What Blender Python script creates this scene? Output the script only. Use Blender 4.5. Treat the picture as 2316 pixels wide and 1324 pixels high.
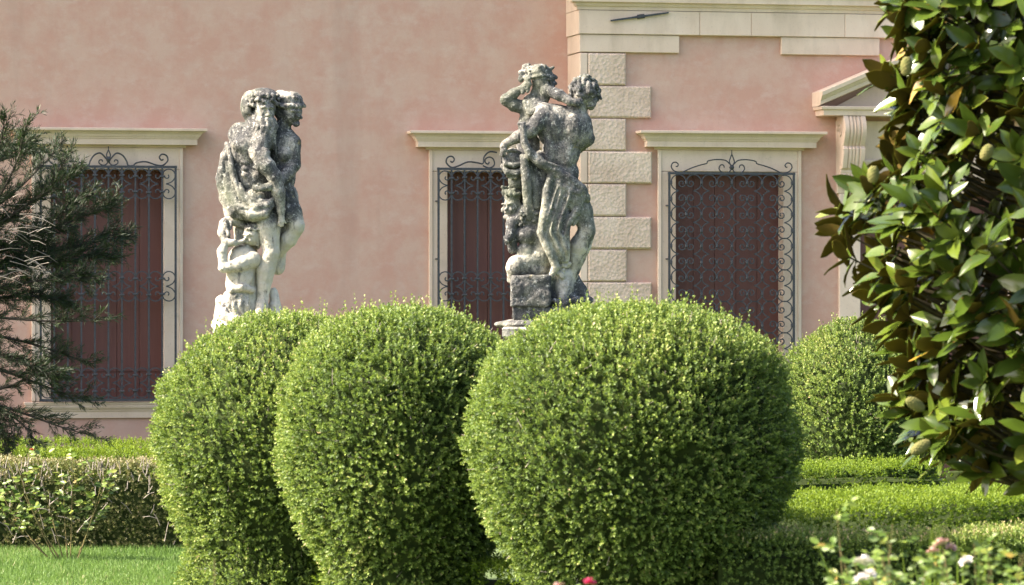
import bpy, math, random
import numpy as np

for o in list(bpy.data.objects):
    bpy.data.objects.remove(o)
SC = bpy.context.scene
COL = SC.collection
rng = np.random.default_rng(7)
random.seed(7)

# ---------------------------------------------------------------- camera, sky, sun, exposure
YAW = math.radians(12.0)                      # the wall is seen slightly from its left
DIST, EYE, FPX = 36.0, 1.7, 9000.0            # metres to the wall, eye height, focal length in photo pixels
FX, FY = math.sin(YAW), math.cos(YAW)
RX, RY = math.cos(YAW), -math.sin(YAW)
CX, CY = -DIST * FX, -DIST * FY

cam_d = bpy.data.cameras.new('camera')
cam = bpy.data.objects.new('camera', cam_d)
COL.objects.link(cam)
cam.location = (CX, CY, EYE)
cam.rotation_euler = (math.radians(90), 0, -YAW)
cam_d.sensor_width = 36.0
cam_d.lens = FPX / 2316 * 36.0
cam_d.clip_end = 2000
cam_d.dof.use_dof = True
cam_d.dof.focus_distance = 31.5
cam_d.dof.aperture_fstop = 8.5
SC.camera = cam

SUN_EL = math.radians(43)
_sx, _sy = -RX * 1.0 - FX * 0.12, -RY * 1.0 - FY * 0.12   # sun stands to the left of the view, just behind the wall's plane
_n = math.hypot(_sx, _sy)
SUN_DIR = (_sx / _n * math.cos(SUN_EL), _sy / _n * math.cos(SUN_EL), math.sin(SUN_EL))
SUN_AZ = math.atan2(SUN_DIR[0], SUN_DIR[1])

world = bpy.data.worlds.new('World')
SC.world = world
world.use_nodes = True
wn = world.node_tree
wn.nodes.clear()
sky = wn.nodes.new('ShaderNodeTexSky')
sky.sky_type = 'NISHITA'
sky.sun_disc = False
sky.sun_elevation = SUN_EL
sky.sun_rotation = SUN_AZ
sky.air_density = 0.75
sky.dust_density = 4.0
sky.ozone_density = 1.0
bg = wn.nodes.new('ShaderNodeBackground')
bg.inputs['Strength'].default_value = 0.15
wo = wn.nodes.new('ShaderNodeOutputWorld')
wn.links.new(sky.outputs[0], bg.inputs[0])
wn.links.new(bg.outputs[0], wo.inputs[0])

sun_d = bpy.data.lights.new('sun', 'SUN')
sun_d.energy = 4.6
sun_d.angle = math.radians(0.53)
sun_d.color = (1.0, 0.93, 0.82)
sun = bpy.data.objects.new('sun', sun_d)
COL.objects.link(sun)
from mathutils import Vector, Matrix, Quaternion
sun.rotation_euler = Vector(SUN_DIR).to_track_quat('Z', 'Y').to_euler()
sun.location = (-20, -10, 20)

SC.view_settings.view_transform = 'Standard'
SC.view_settings.look = 'None'
SC.view_settings.exposure = 1.93
SC.view_settings.gamma = 1.0
SC.view_settings.use_curve_mapping = False
SC.view_settings.use_white_balance = True          # the camera is balanced for open shade
SC.view_settings.white_balance_temperature = 6850
SC.view_settings.white_balance_tint = 12
SC.render.engine = 'CYCLES'
SC.cycles.max_bounces = 8
SC.cycles.diffuse_bounces = 4
SC.cycles.glossy_bounces = 2
SC.cycles.transmission_bounces = 4
SC.cycles.transparent_max_bounces = 4

# ---------------------------------------------------------------- helpers
def P(px, py, d):
    """a point at depth d (metres along the view) that the photograph shows at pixel px, py"""
    s = (px - 1158) / FPX * d
    return Vector((CX + FX * d + RX * s, CY + FY * d + RY * s, EYE + (662 - py) / FPX * d))

def G(u, d, z=0.0):
    """ground frame: u metres to the right of the view axis, d metres along it"""
    return Vector((CX + FX * d + RX * u, CY + FY * d + RY * u, z))

def link(o, parent=None):
    COL.objects.link(o)
    if parent is not None:
        o.parent = parent
    return o

def mesh_np(name, verts, faces, smooth=False):
    """mesh from arrays; faces is an (n,k) array or a list of such arrays"""
    me = bpy.data.meshes.new(name)
    verts = np.asarray(verts, dtype=np.float32)
    fl = faces if isinstance(faces, list) else [faces]
    fl = [np.asarray(f, dtype=np.int32) for f in fl if len(f)]
    nl = sum(f.size for f in fl); nf = sum(len(f) for f in fl)
    me.vertices.add(len(verts)); me.vertices.foreach_set('co', verts.ravel())
    me.loops.add(nl); me.polygons.add(nf)
    me.loops.foreach_set('vertex_index', np.concatenate([f.ravel() for f in fl]))
    tot = np.concatenate([np.full(len(f), f.shape[1], np.int32) for f in fl])
    st = np.concatenate([[0], np.cumsum(tot)[:-1]]).astype(np.int32)
    me.polygons.foreach_set('loop_start', st)
    me.polygons.foreach_set('loop_total', tot)
    if smooth:
        me.polygons.foreach_set('use_smooth', np.ones(nf, dtype=bool))
    me.update(calc_edges=True)
    return me

def obj(name, me, mat=None, parent=None, **props):
    o = bpy.data.objects.new(name, me)
    link(o, parent)
    if mat is not None and me is not None and not me.materials:
        if isinstance(mat, (list, tuple)):
            for m in mat: me.materials.append(m)
        else:
            me.materials.append(mat)
    for k, v in props.items():
        o[k] = v
    return o

def empty(name, loc, rz=0.0, label=None, category=None, group=None):
    o = bpy.data.objects.new(name, None)
    COL.objects.link(o)
    o.empty_display_size = 0.2
    o.location = loc
    o.rotation_euler = (0, 0, rz)
    if label: o['label'] = label
    if category: o['category'] = category
    if group: o['group'] = group
    return o

class MB:
    """collects quads and tris of one mesh"""
    def __init__(s): s.v = []; s.f = []
    def add(s, vs, fs):
        n = len(s.v); s.v += [tuple(v) for v in vs]; s.f += [tuple(i + n for i in f) for f in fs]
    def box(s, x0, x1, y0, y1, z0, z1):
        s.add([(x0,y0,z0),(x1,y0,z0),(x1,y1,z0),(x0,y1,z0),(x0,y0,z1),(x1,y0,z1),(x1,y1,z1),(x0,y1,z1)],
              [(0,3,2,1),(4,5,6,7),(0,1,5,4),(1,2,6,5),(2,3,7,6),(3,0,4,7)])
    def cbox(s, x0, x1, y0, y1, z0, z1, c):
        """box whose front face (towards -y) has chamfered edges"""
        s.add([(x0,y1,z0),(x1,y1,z0),(x1,y1,z1),(x0,y1,z1),
               (x0,y0+c,z0),(x1,y0+c,z0),(x1,y0+c,z1),(x0,y0+c,z1),
               (x0+c,y0,z0+c),(x1-c,y0,z0+c),(x1-c,y0,z1-c),(x0+c,y0,z1-c)],
              [(3,2,1,0),(0,1,5,4),(1,2,6,5),(2,3,7,6),(3,0,4,7),(4,5,9,8),(5,6,10,9),(6,7,11,10),(7,4,8,11),(8,9,10,11)])
    def tube(s, pts, r, n=4, caps=True, rot=0.0):
        pts = [Vector(p) for p in pts]
        m = len(pts); rs = r if isinstance(r, (list, tuple)) else [r] * m
        base = len(s.v); prev = None
        for i, p in enumerate(pts):
            t = (pts[min(i + 1, m - 1)] - pts[max(i - 1, 0)])
            if t.length < 1e-9: t = Vector((0, 0, 1))
            t.normalize()
            if prev is None:
                a = Vector((0, 1, 0)) if abs(t.y) < 0.9 else Vector((1, 0, 0))
                prev = (a - t * a.dot(t)).normalized()
            else:
                prev = (prev - t * prev.dot(t))
                prev = prev.normalized() if prev.length > 1e-6 else Vector((0, 1, 0))
            b = t.cross(prev)
            for k in range(n):
                an = 2 * math.pi * (k + 0.5) / n + rot
                q = p + (prev * math.cos(an) + b * math.sin(an)) * rs[i]
                s.v.append(tuple(q))
        for i in range(m - 1):
            for k in range(n):
                a0 = base + i * n + k; a1 = base + i * n + (k + 1) % n
                s.f.append((a0, a1, a1 + n, a0 + n))
        if caps:
            s.f.append(tuple(base + k for k in range(n))[::-1])
            s.f.append(tuple(base + (m - 1) * n + k for k in range(n)))
    def profile(s, x0, x1, prof, y0=0.0, closed_ends=True):
        """moulding along x with mitred returns at both ends: prof = [(projection, z)] from bottom to top"""
        n = len(s.v)
        for p, z in prof:
            s.v += [(x0 - p, y0, z), (x0 - p, y0 - p, z), (x1 + p, y0 - p, z), (x1 + p, y0, z)]
        for i in range(len(prof) - 1):
            for k in range(3):
                a = n + i * 4 + k
                s.f.append((a, a + 1, a + 5, a + 4))
        s.f.append((n + 3, n + 2, n + 1, n))
        e = n + (len(prof) - 1) * 4
        s.f.append((e, e + 1, e + 2, e + 3))
    def mesh(s, name, smooth=False):
        me = bpy.data.meshes.new(name)
        me.from_pydata(s.v, [], s.f)
        if smooth:
            me.polygons.foreach_set('use_smooth', [True] * len(me.polygons))
        me.update()
        return me
    def build(s, name, mat, parent=None, smooth=False, **props):
        return obj(name, s.mesh(name, smooth), mat, parent, **props)

# ---------------------------------------------------------------- materials
def mat_new(name):
    m = bpy.data.materials.new(name)
    m.use_nodes = True
    nt = m.node_tree
    return m, nt, nt.nodes['Principled BSDF']

def N(nt, kind, **inp):
    n = nt.nodes.new(kind)
    for k, v in inp.items():
        if k in n.inputs: n.inputs[k].default_value = v
        else: setattr(n, k, v)
    return n

def noise(nt, scale, detail=4.0, rough=0.55, coord='Object', dist=0.0, stretch=None):
    tc = N(nt, 'ShaderNodeTexCoord')
    n = N(nt, 'ShaderNodeTexNoise', Scale=scale, Detail=detail, Roughness=rough, Distortion=dist)
    if stretch:
        mp = N(nt, 'ShaderNodeMapping')
        mp.inputs['Scale'].default_value = stretch
        nt.links.new(tc.outputs[coord], mp.inputs[0]); nt.links.new(mp.outputs[0], n.inputs['Vector'])
    else:
        nt.links.new(tc.outputs[coord], n.inputs['Vector'])
    return n.outputs['Fac']

def ramp(nt, src, stops):
    r = N(nt, 'ShaderNodeValToRGB')
    el = r.color_ramp.elements
    while len(el) > 1: el.remove(el[-1])
    for i, (p, c) in enumerate(stops):
        e = el[0] if i == 0 else el.new(p)
        e.position = p
        e.color = (c[0], c[1], c[2], 1) if not isinstance(c, (int, float)) else (c, c, c, 1)
    nt.links.new(src, r.inputs[0])
    return r.outputs[0]

def mix(nt, fac, a, b, mode='MIX'):
    m = nt.nodes.new('ShaderNodeMix'); m.data_type = 'RGBA'; m.blend_type = mode
    for s, v in ((0, fac), (6, a), (7, b)):
        if isinstance(v, (int, float)): m.inputs[s].default_value = v
        elif isinstance(v, tuple): m.inputs[s].default_value = (v[0], v[1], v[2], 1)
        else: nt.links.new(v, m.inputs[s])
    return m.outputs[2]

def bump(nt, bsdf, src, strength, dist):
    b = N(nt, 'ShaderNodeBump', Strength=strength, Distance=dist)
    nt.links.new(src, b.inputs['Height'])
    nt.links.new(b.outputs[0], bsdf.inputs['Normal'])
    return b

def math2(nt, op, a, b):
    m = N(nt, 'ShaderNodeMath', operation=op)
    for i, v in enumerate((a, b)):
        if isinstance(v, (int, float)): m.inputs[i].default_value = v
        else: nt.links.new(v, m.inputs[i])
    return m.outputs[0]

def make_plaster():
    m, nt, b = mat_new('pink plaster')
    big = noise(nt, 0.5, 4, 0.55)
    mid = noise(nt, 3.2, 8, 0.68)
    fine = noise(nt, 26, 5, 0.6)
    c = ramp(nt, big, [(0.32, (0.55, 0.352, 0.268)), (0.52, (0.555, 0.370, 0.284)), (0.70, (0.56, 0.396, 0.310))])
    c = mix(nt, ramp(nt, mid, [(0.42, 0.0), (0.60, 0.72)]), c, (0.525, 0.288, 0.215))
    c = mix(nt, ramp(nt, noise(nt, 4.6, 7, 0.7, stretch=(1, 1, 1.6)), [(0.52, 0.0), (0.68, 0.55)]), c, (0.585, 0.43, 0.345))
    c = mix(nt, ramp(nt, noise(nt, 1.1, 6, 0.65, stretch=(1.6, 1.6, 0.18)), [(0.54, 0.0), (0.70, 0.40)]), c, (0.40, 0.265, 0.205))
    c = mix(nt, ramp(nt, noise(nt, 70, 4, 0.7), [(0.56, 0.0), (0.74, 0.30)]), c, (0.34, 0.21, 0.16))
    c = mix(nt, math2(nt, 'MULTIPLY', fine, 0.16), c, (0.38, 0.24, 0.18))
    tc = N(nt, 'ShaderNodeTexCoord'); sp = N(nt, 'ShaderNodeSeparateXYZ'); nt.links.new(tc.outputs['Object'], sp.inputs[0])
    mr = N(nt, 'ShaderNodeMapRange'); nt.links.new(sp.outputs['Z'], mr.inputs[0])      # splash and damp stains at the wall's foot
    mr.inputs[1].default_value = 0.25; mr.inputs[2].default_value = 1.15; mr.inputs[3].default_value = 0.62; mr.inputs[4].default_value = 0.0
    c = mix(nt, math2(nt, 'MULTIPLY', mr.outputs[0], ramp(nt, noise(nt, 2.2, 6, 0.65), [(0.3, 0.35), (0.65, 1.0)])), c, (0.36, 0.225, 0.18))
    nt.links.new(c, b.inputs['Base Color'])
    b.inputs['Roughness'].default_value = 0.92
    b.inputs['Specular IOR Level'].default_value = 0.15
    h = math2(nt, 'ADD', math2(nt, 'MULTIPLY', noise(nt, 9, 5, 0.6), 1.0), math2(nt, 'MULTIPLY', fine, 0.35))
    bump(nt, b, h, 0.35, 0.012)
    return m

def make_stone(name, c0, c1, dirt=0.35, tooled=False):
    m, nt, b = mat_new(name)
    c = ramp(nt, noise(nt, 2.6, 5, 0.6, 'Generated' if False else 'Object', 0.4), [(0.3, c0), (0.7, c1)])
    oi = N(nt, 'ShaderNodeObjectInfo')
    c = mix(nt, math2(nt, 'MULTIPLY', oi.outputs['Random'], 0.42), c, (0.52, 0.38, 0.275))
    st = noise(nt, 3.0, 6, 0.65, stretch=(1.4, 1.4, 0.35))
    c = mix(nt, ramp(nt, st, [(0.50, 0.0), (0.75, dirt)]), c, (0.30, 0.23, 0.15))
    sp = noise(nt, 60, 3, 0.6)
    c = mix(nt, ramp(nt, sp, [(0.60, 0.0), (0.75, 0.35)]), c, (0.26, 0.21, 0.15))
    nt.links.new(c, b.inputs['Base Color'])
    b.inputs['Roughness'].default_value = 0.85
    b.inputs['Specular IOR Level'].default_value = 0.2
    if tooled:
        v = N(nt, 'ShaderNodeTexVoronoi', Scale=34.0)
        tc = N(nt, 'ShaderNodeTexCoord'); nt.links.new(tc.outputs['Object'], v.inputs['Vector'])
        h = math2(nt, 'ADD', math2(nt, 'MULTIPLY', noise(nt, 42, 4, 0.65), 1.0), v.outputs['Distance'])
        bump(nt, b, h, 0.5, 0.016)
    else:
        bump(nt, b, math2(nt, 'ADD', noise(nt, 14, 5, 0.6), math2(nt, 'MULTIPLY', sp, 0.3)), 0.3, 0.006)
    return m

def make_iron():
    m, nt, b = mat_new('wrought iron')
    c = ramp(nt, noise(nt, 30, 4), [(0.3, (0.034, 0.037, 0.041)), (0.62, (0.060, 0.063, 0.068)), (0.85, (0.10, 0.08, 0.062))])
    nt.links.new(c, b.inputs['Base Color'])
    b.inputs['Roughness'].default_value = 0.55
    b.inputs['Metallic'].default_value = 0.25
    return m

def make_shutter():
    m, nt, b = mat_new('red brown shutter paint')
    g = noise(nt, 5, 5, 0.6, stretch=(6, 6, 0.35))
    c = ramp(nt, g, [(0.25, (0.112, 0.038, 0.027)), (0.75, (0.150, 0.055, 0.041))])
    oi = N(nt, 'ShaderNodeObjectInfo')
    c = mix(nt, math2(nt, 'MULTIPLY', oi.outputs['Random'], 0.25), c, (0.095, 0.037, 0.030))
    nt.links.new(c, b.inputs['Base Color'])
    b.inputs['Roughness'].default_value = 0.6
    bump(nt, b, g, 0.25, 0.003)
    return m

PLASTER = make_plaster()
STONE = make_stone('cream limestone', (0.655, 0.505, 0.38), (0.76, 0.62, 0.485))
QUOIN = make_stone('tooled quoin stone', (0.53, 0.395, 0.29), (0.73, 0.60, 0.465), 0.2, True)
IRON = make_iron()
SHUTTER = make_shutter()
# ---------------------------------------------------------------- ground
def make_ground():
    m, nt, b = mat_new('lawn soil')
    c = ramp(nt, noise(nt, 1.7, 6, 0.65), [(0.3, (0.055, 0.095, 0.022)), (0.7, (0.085, 0.14, 0.035))])
    c = mix(nt, ramp(nt, noise(nt, 45, 4, 0.7), [(0.45, 0.0), (0.7, 0.6)]), c, (0.07, 0.06, 0.03))
    nt.links.new(c, b.inputs['Base Color'])
    b.inputs['Roughness'].default_value = 0.95
    bump(nt, b, noise(nt, 60, 4, 0.7), 0.6, 0.03)
    return m
GROUND = make_ground()
g = MB(); g.add([(-400, -400, 0), (400, -400, 0), (400, 400, 0), (-400, 400, 0)], [(0, 1, 2, 3)])
g.build('ground', GROUND, kind='structure')

# ---------------------------------------------------------------- the villa
BAY_Y, BAY_X0, BAY_X1 = -0.46, 0.55, 7.15
DOOR_X = 3.86
villa = empty('villa', (0, 0, 0), label='pink plastered villa with cream stone trim and a projecting entrance bay', category='building')

def wall_sheet(mb, x0, x1, z0, z1, holes, y, depth):
    xs = sorted({x0, x1, *[h[0] for h in holes], *[h[1] for h in holes]})
    zs = sorted({z0, z1, *[h[2] for h in holes], *[h[3] for h in holes]})
    for i in range(len(xs) - 1):
        for k in range(len(zs) - 1):
            cx, cz = (xs[i] + xs[i + 1]) / 2, (zs[k] + zs[k + 1]) / 2
            if any(h[0] < cx < h[1] and h[2] < cz < h[3] for h in holes): continue
            mb.add([(xs[i], y, zs[k]), (xs[i + 1], y, zs[k]), (xs[i + 1], y, zs[k + 1]), (xs[i], y, zs[k + 1])], [(0, 1, 2, 3)])
    for hx0, hx1, hz0, hz1 in holes:
        d = y + depth
        mb.add([(hx0, y, hz0), (hx1, y, hz0), (hx1, y, hz1), (hx0, y, hz1), (hx0, d, hz0), (hx1, d, hz0), (hx1, d, hz1), (hx0, d, hz1)],
               [(0, 4, 5, 1), (1, 5, 6, 2), (2, 6, 7, 3), (3, 7, 4, 0)])

OPEN_W, OZ0, OZ1 = 1.0, 0.735, 2.79
def hole(cx): return (cx - OPEN_W / 2 - 0.05, cx + OPEN_W / 2 + 0.05, OZ0 - 0.05, OZ1 + 0.05)
WIN = [(-3.665, 0.0), (-0.10, 0.0), (1.905, BAY_Y)]
HW = 7.6
mb = MB()
wall_sheet(mb, -13.0, BAY_X0, 0, HW, [hole(WIN[0][0]), hole(WIN[1][0])], 0.0, 0.3)
wall_sheet(mb, BAY_X1, 18.0, 0, HW, [], 0.0, 0.3)
mb.add([(-13, 0, 0), (-13, 9, 0), (-13, 9, HW), (-13, 0, HW)], [(3, 2, 1, 0)])
mb.add([(18, 0, 0), (18, 9, 0), (18, 9, HW), (18, 0, HW)], [(0, 1, 2, 3)])
mb.add([(-13, 9, 0), (18, 9, 0), (18, 9, HW), (-13, 9, HW)], [(3, 2, 1, 0)])
mb.build('wall', PLASTER, villa)
mb = MB()
wall_sheet(mb, BAY_X0, BAY_X1, 0, HW, [hole(WIN[2][0]), (DOOR_X - 0.75, DOOR_X + 0.75, -0.02, 2.62), hole(2 * DOOR_X - WIN[2][0])], BAY_Y, 0.3)
mb.add([(BAY_X0, BAY_Y, 0), (BAY_X0, 0.02, 0), (BAY_X0, 0.02, HW), (BAY_X0, BAY_Y, HW)], [(3, 2, 1, 0)])
mb.add([(BAY_X1, BAY_Y, 0), (BAY_X1, 0.02, 0), (BAY_X1, 0.02, HW), (BAY_X1, BAY_Y, HW)], [(0, 1, 2, 3)])
mb.build('bay_wall', PLASTER, villa)
mb = MB()
mb.box(-13.3, 18.3, -0.75, 9.3, HW + 0.004, HW + 0.15)
mb.build('roof', STONE, villa)

# quoin stones on the corner of the bay: long and short courses, each wraps the corner
zq = 3.850
k = 0
while zq > 0.05:
    z0 = max(zq - 0.2935, 0.0)
    xr = 1.18 if k % 2 else 0.945
    mb = MB()
    j = random.uniform(-0.004, 0.004)
    x0, yf = 0.515, BAY_Y - 0.042 + j
    mb.cbox(x0 + 0.075, xr + random.uniform(-0.006, 0.006), yf, BAY_Y + 0.01, z0 + 0.004, zq - 0.004, 0.014)
    st = mb.build('quoin_stone', QUOIN, villa)
    mb = MB()
    mb.cbox(x0, x0 + 0.072, yf + 0.004, BAY_Y + 0.03, z0 + 0.004, zq - 0.004, 0.008)
    mb.box(x0 + 0.001, x0 + 0.06, BAY_Y + 0.031, -0.002, z0 + 0.005, zq - 0.005)
    mb.build('corner_margin', STONE, st)
    # mirrored corner on the far side
    zq = z0; k += 1

# entablature: architrave blocks, frieze, cornice (bay only, with mitred return)
def ent(name, x0, x1, prof, parent=villa):
    mb = MB(); mb.profile(x0, x1, prof, BAY_Y); return mb.build(name, STONE, parent)
def stone_run(name, xs, proj, z0, z1, c=0.004):
    for i in range(len(xs) - 1):
        mb = MB(); mb.cbox(xs[i] + 0.0015, xs[i + 1] - 0.0015, BAY_Y - proj, -0.004 if i == 0 and xs[0] < 0.6 else BAY_Y + 0.01, z0, z1, c)
        mb.build(name, STONE, villa)
stone_run('architrave_block', [0.512, 1.435], 0.040, 3.855, 4.0125)
stone_run('architrave_block', [2.385, 3.315], 0.040, 3.855, 4.0125)
stone_run('architrave_block', [4.40, 5.33], 0.040, 3.855, 4.0125)
stone_run('frieze_block', [0.500, 1.62, 2.10, 2.98, 3.9, 4.9, 5.9, 7.2], 0.058, 4.016, 4.228)
z = 4.232
mb = MB()
mb.profile(0.548, 7.152, [(0.060, z), (0.064, z + 0.03), (0.078, z + 0.034), (0.086, z + 0.05), (0.086, z + 0.062), (0.125, z + 0.068), (0.128, z + 0.12), (0.14, z + 0.125), (0.15, z + 0.2), (0.16, z + 0.21)], BAY_Y)
mb.box(0.50, 7.2, BAY_Y + 0.003, -0.003, z + 0.001, z + 0.205)
mb.build('cornice', STONE, villa)

# iron wall tie on the frieze
mb = MB()
p0, p1 = Vector((0.79, BAY_Y - 0.075, 4.135)), Vector((1.325, BAY_Y - 0.075, 4.215))
mb.tube([p0, p0.lerp(p1, 0.5), p1], [0.010, 0.013, 0.010], 4)
mid = p0.lerp(p1, 0.52)
mb.tube([mid - Vector((0.032, 0, 0.005)), mid + Vector((0.032, 0, 0.005))], 0.02, 6)
mb.build('wall_tie', IRON, villa)

# ---------------------------------------------------------------- windows
CORN = [(0.0, 2.985), (0.030, 2.985), (0.030, 3.003), (0.036, 3.008), (0.120, 3.008), (0.120, 3.058), (0.128, 3.062), (0.132, 3.074),
        (0.140, 3.078), (0.150, 3.098), (0.172, 3.118), (0.196, 3.126), (0.200, 3.130), (0.200, 3.148), (0.196, 3.152)]
def make_window(cx, y, fw):
    hw = OPEN_W / 2
    mb = MB()      # head of the surround is the window itself, jambs, sill, cornice and boards hang below it
    mb.cbox(cx - fw / 2, cx + fw / 2, y - 0.030, y + 0.16, OZ1, 2.984, 0.005)
    w = mb.build('window', STONE, villa)
    for s in (-1, 1):
        mb = MB()
        xa, xb = (cx - fw / 2, cx - hw) if s < 0 else (cx + hw, cx + fw / 2)
        mb.cbox(xa, xb, y - 0.030, y + 0.16, OZ0 + 0.002, OZ1 - 0.002, 0.005)
        mb.build('jamb', STONE, w)
        mb = MB()  # raised outer fillet
        xo = xa if s < 0 else xb - 0.028
        mb.cbox(xo - 0.002, xo + 0.030, y - 0.042, y - 0.0285, OZ0 + 0.004, 2.982, 0.004)
        mb.build('fillet', STONE, w)
    mb = MB()
    mb.profile(cx - fw / 2 + 0.0, cx + fw / 2 - 0.0, [(p * (1.0), zz) for p, zz in CORN], y)
    mb.build('cornice', STONE, w)
    mb = MB()
    mb.profile(cx - fw / 2 + 0.005, cx + fw / 2 - 0.005, [(0.026, 0.590), (0.030, 0.648), (0.040, 0.652), (0.044, 0.664), (0.058, 0.676), (0.066, 0.692),
               (0.062, 0.706), (0.072, 0.709), (0.074, 0.730), (0.070, 0.7335)], y)
    mb.box(cx - hw - 0.01, cx + hw + 0.01, y + 0.003, y + 0.2, 0.6, 0.7325)
    mb.build('sill', STONE, w)
    nb = 5
    bw = OPEN_W / nb
    for i in range(nb):
        mb = MB()
        a, b_ = cx - hw + i * bw, cx - hw + (i + 1) * bw
        mb.cbox(a + 0.0012, b_ - 0.0012, y + 0.128 + (0.002 if i % 2 else 0), y + 0.158, OZ0 - 0.01, OZ1 + 0.01, 0.0025)
        mb.build('shutter_board', SHUTTER, w)
    mb = MB(); mb.box(cx - hw + 0.02, cx + hw - 0.02, y + 0.1185, y + 0.129, 1.0, 1.012)
    mb.build('rail_line', SHUTTER, w)
    mb = MB(); mb.box(cx - hw - 0.02, cx + hw + 0.02, y + 0.17, y + 0.2, OZ0 - 0.03, OZ1 + 0.03)
    mb.build('shutter_back', SHUTTER, w)
    return w
for cx, y in WIN:
    make_window(cx, y, 1.335)

# ---------------------------------------------------------------- the door with its pediment
def make_door(cx, y):
    mb = MB()
    mb.cbox(cx - 0.95, cx + 0.95, y - 0.045, y + 0.10, 2.60, 3.26, 0.006)
    d = mb.build('doorway', STONE, villa)
    for s in (-1, 1):
        mb = MB(); xa = cx + s * 0.93; xb = cx + s * 0.73
        mb.cbox(min(xa, xb), max(xa, xb), y - 0.047, y + 0.12, 0.0, 2.598, 0.006); mb.build('jamb', STONE, d)
        # scrolled console bracket, S profile extruded across its width
        xa = cx + s * 0.845
        prof = []
        for t in np.linspace(0, 1, 26):
            z = 3.295 - 0.62 * t
            if t < 0.45: p = 0.17 + 0.075 * math.sin(math.pi * (t / 0.45) * 0.9 + 0.35)
            else: p = 0.105 + 0.095 * math.cos((t - 0.45) / 0.55 * math.pi * 0.62)
            if t > 0.78: p = 0.085 + 0.045 * math.sin((t - 0.78) / 0.22 * math.pi)
            prof.append((p, z))
        w = 0.105
        cx0 = cx + s * 0.85
        mb = MB()
        ribs = [(-w, 0.0), (-w + 0.006, 0.012), (-0.062, 0.012), (-0.052, -0.004), (-0.040, 0.010), (-0.026, 0.010), (-0.016, -0.004), (0.0, 0.010),
                (0.016, -0.004), (0.026, 0.010), (0.040, 0.010), (0.052, -0.004), (0.062, 0.012), (w - 0.006, 0.012), (w, 0.0)]
        n = len(ribs); base = len(mb.v)
        for p, z in prof:
            for xr, dp in ribs: mb.v.append((cx0 + xr, y - 0.047 - p - dp, z))
        for i in range(len(prof) - 1):
            for k in range(n - 1):
                a = base + i * n + k
                mb.f.append((a, a + n, a + n + 1, a + 1))
        for side in (0, n - 1):
            for i in range(len(prof) - 1):
                a = mb.v[base + i * n + side]; b_ = mb.v[base + (i + 1) * n + side]
                q = [a, b_, (b_[0], y - 0.04, b_[2]), (a[0], y - 0.04, a[2])]
                mb.add(q, [(0, 3, 2, 1)] if side == 0 else [(0, 1, 2, 3)])
        br = mb.build('console_bracket', STONE, d)
        mb = MB()
        mb.tube([(cx0 - w - 0.004, y - 0.125, 2.80), (cx0 + w + 0.004, y - 0.125, 2.80)], 0.055, 14)
        mb.build('scroll_roll', STONE, br)
        mb = MB()
        pts = [(cx0 - w - 0.003, y - 0.15 + 0.075 * (1 - t / 14) * math.cos(t * 0.9), 3.16 + 0.075 * (1 - t / 14) * math.sin(t * 0.9)) for t in range(15)]
        mb.tube(pts, 0.006, 4); mb.build('volute', STONE, br)
    # horizontal cornice and raking cornices
    H = [(0.0, 3.298), (0.26, 3.298), (0.265, 3.345), (0.285, 3.352), (0.29, 3.375), (0.285, 3.38)]
    mb = MB(); mb.profile(cx - 0.88, cx + 0.88, H, y); mb.build('cornice', STONE, d)
    xl = cx - 1.175; zl = 3.392; ap = (cx, 3.392 + 1.175 * 0.425)
    for s in (-1, 1):
        mb = MB()
        prof = [(0.20, 0.0), (0.27, 0.012), (0.275, 0.05), (0.29, 0.055), (0.315, 0.085), (0.33, 0.09), (0.335, 0.125), (0.33, 0.13)]
        n = len(mb.v)
        for p, h in prof:
            for (x, z) in ((cx + s * 1.175, zl - 0.012), (cx, ap[1] - 0.012)):
                mb.v += [(x + (s * 0.0), y - p, z + h), (x, y + 0.01, z + h)]
        for i in range(len(prof) - 1):
            a = n + i * 4
            f = (a, a + 2, a + 6, a + 4)
            mb.f.append(f if s < 0 else f[::-1])
            f = (a + 1, a, a + 4, a + 5)
            mb.f.append(f if s < 0 else f[::-1])
        a = n; mb.f.append((a, a + 1, a + 3, a + 2) if s < 0 else (a + 2, a + 3, a + 1, a))
        a = n + (len(prof) - 1) * 4; mb.f.append((a, a + 2, a + 3, a + 1) if s < 0 else (a + 1, a + 3, a + 2, a))
        mb.build('raking_cornice', STONE, d)
    mb = MB(); mb.add([(cx - 0.98, y - 0.06, 3.383), (cx + 0.98, y - 0.06, 3.383), (cx, y - 0.06, ap[1] - 0.01)], [(0, 1, 2)]); mb.build('tympanum', STONE, d)
    mb = MB(); mb.profile(cx - 0.72, cx + 0.72, [(0.048, 2.86), (0.06, 2.87), (0.068, 2.885), (0.068, 2.90), (0.06, 2.905)], y); mb.build('moulding', STONE, d)
    for i in range(6):
        mb = MB(); a = cx - 0.735 + i * 0.245; mb.cbox(a + 0.003, a + 0.242, y + 0.13, y + 0.16, 0.0, 2.61, 0.005); mb.build('door_board', SHUTTER, d)
make_door(DOOR_X, BAY_Y)
make_window(2 * DOOR_X - WIN[2][0], BAY_Y, 1.335)

# ---------------------------------------------------------------- wrought iron grilles
def spiral(cx, cz, r0, r1, a0, a1, n):
    return [(cx + (r0 + (r1 - r0) * (i / n)) * math.cos(a0 + (a1 - a0) * i / n), 0.0, cz + (r0 + (r1 - r0) * (i / n)) * math.sin(a0 + (a1 - a0) * i / n)) for i in range(n + 1)]

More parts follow.
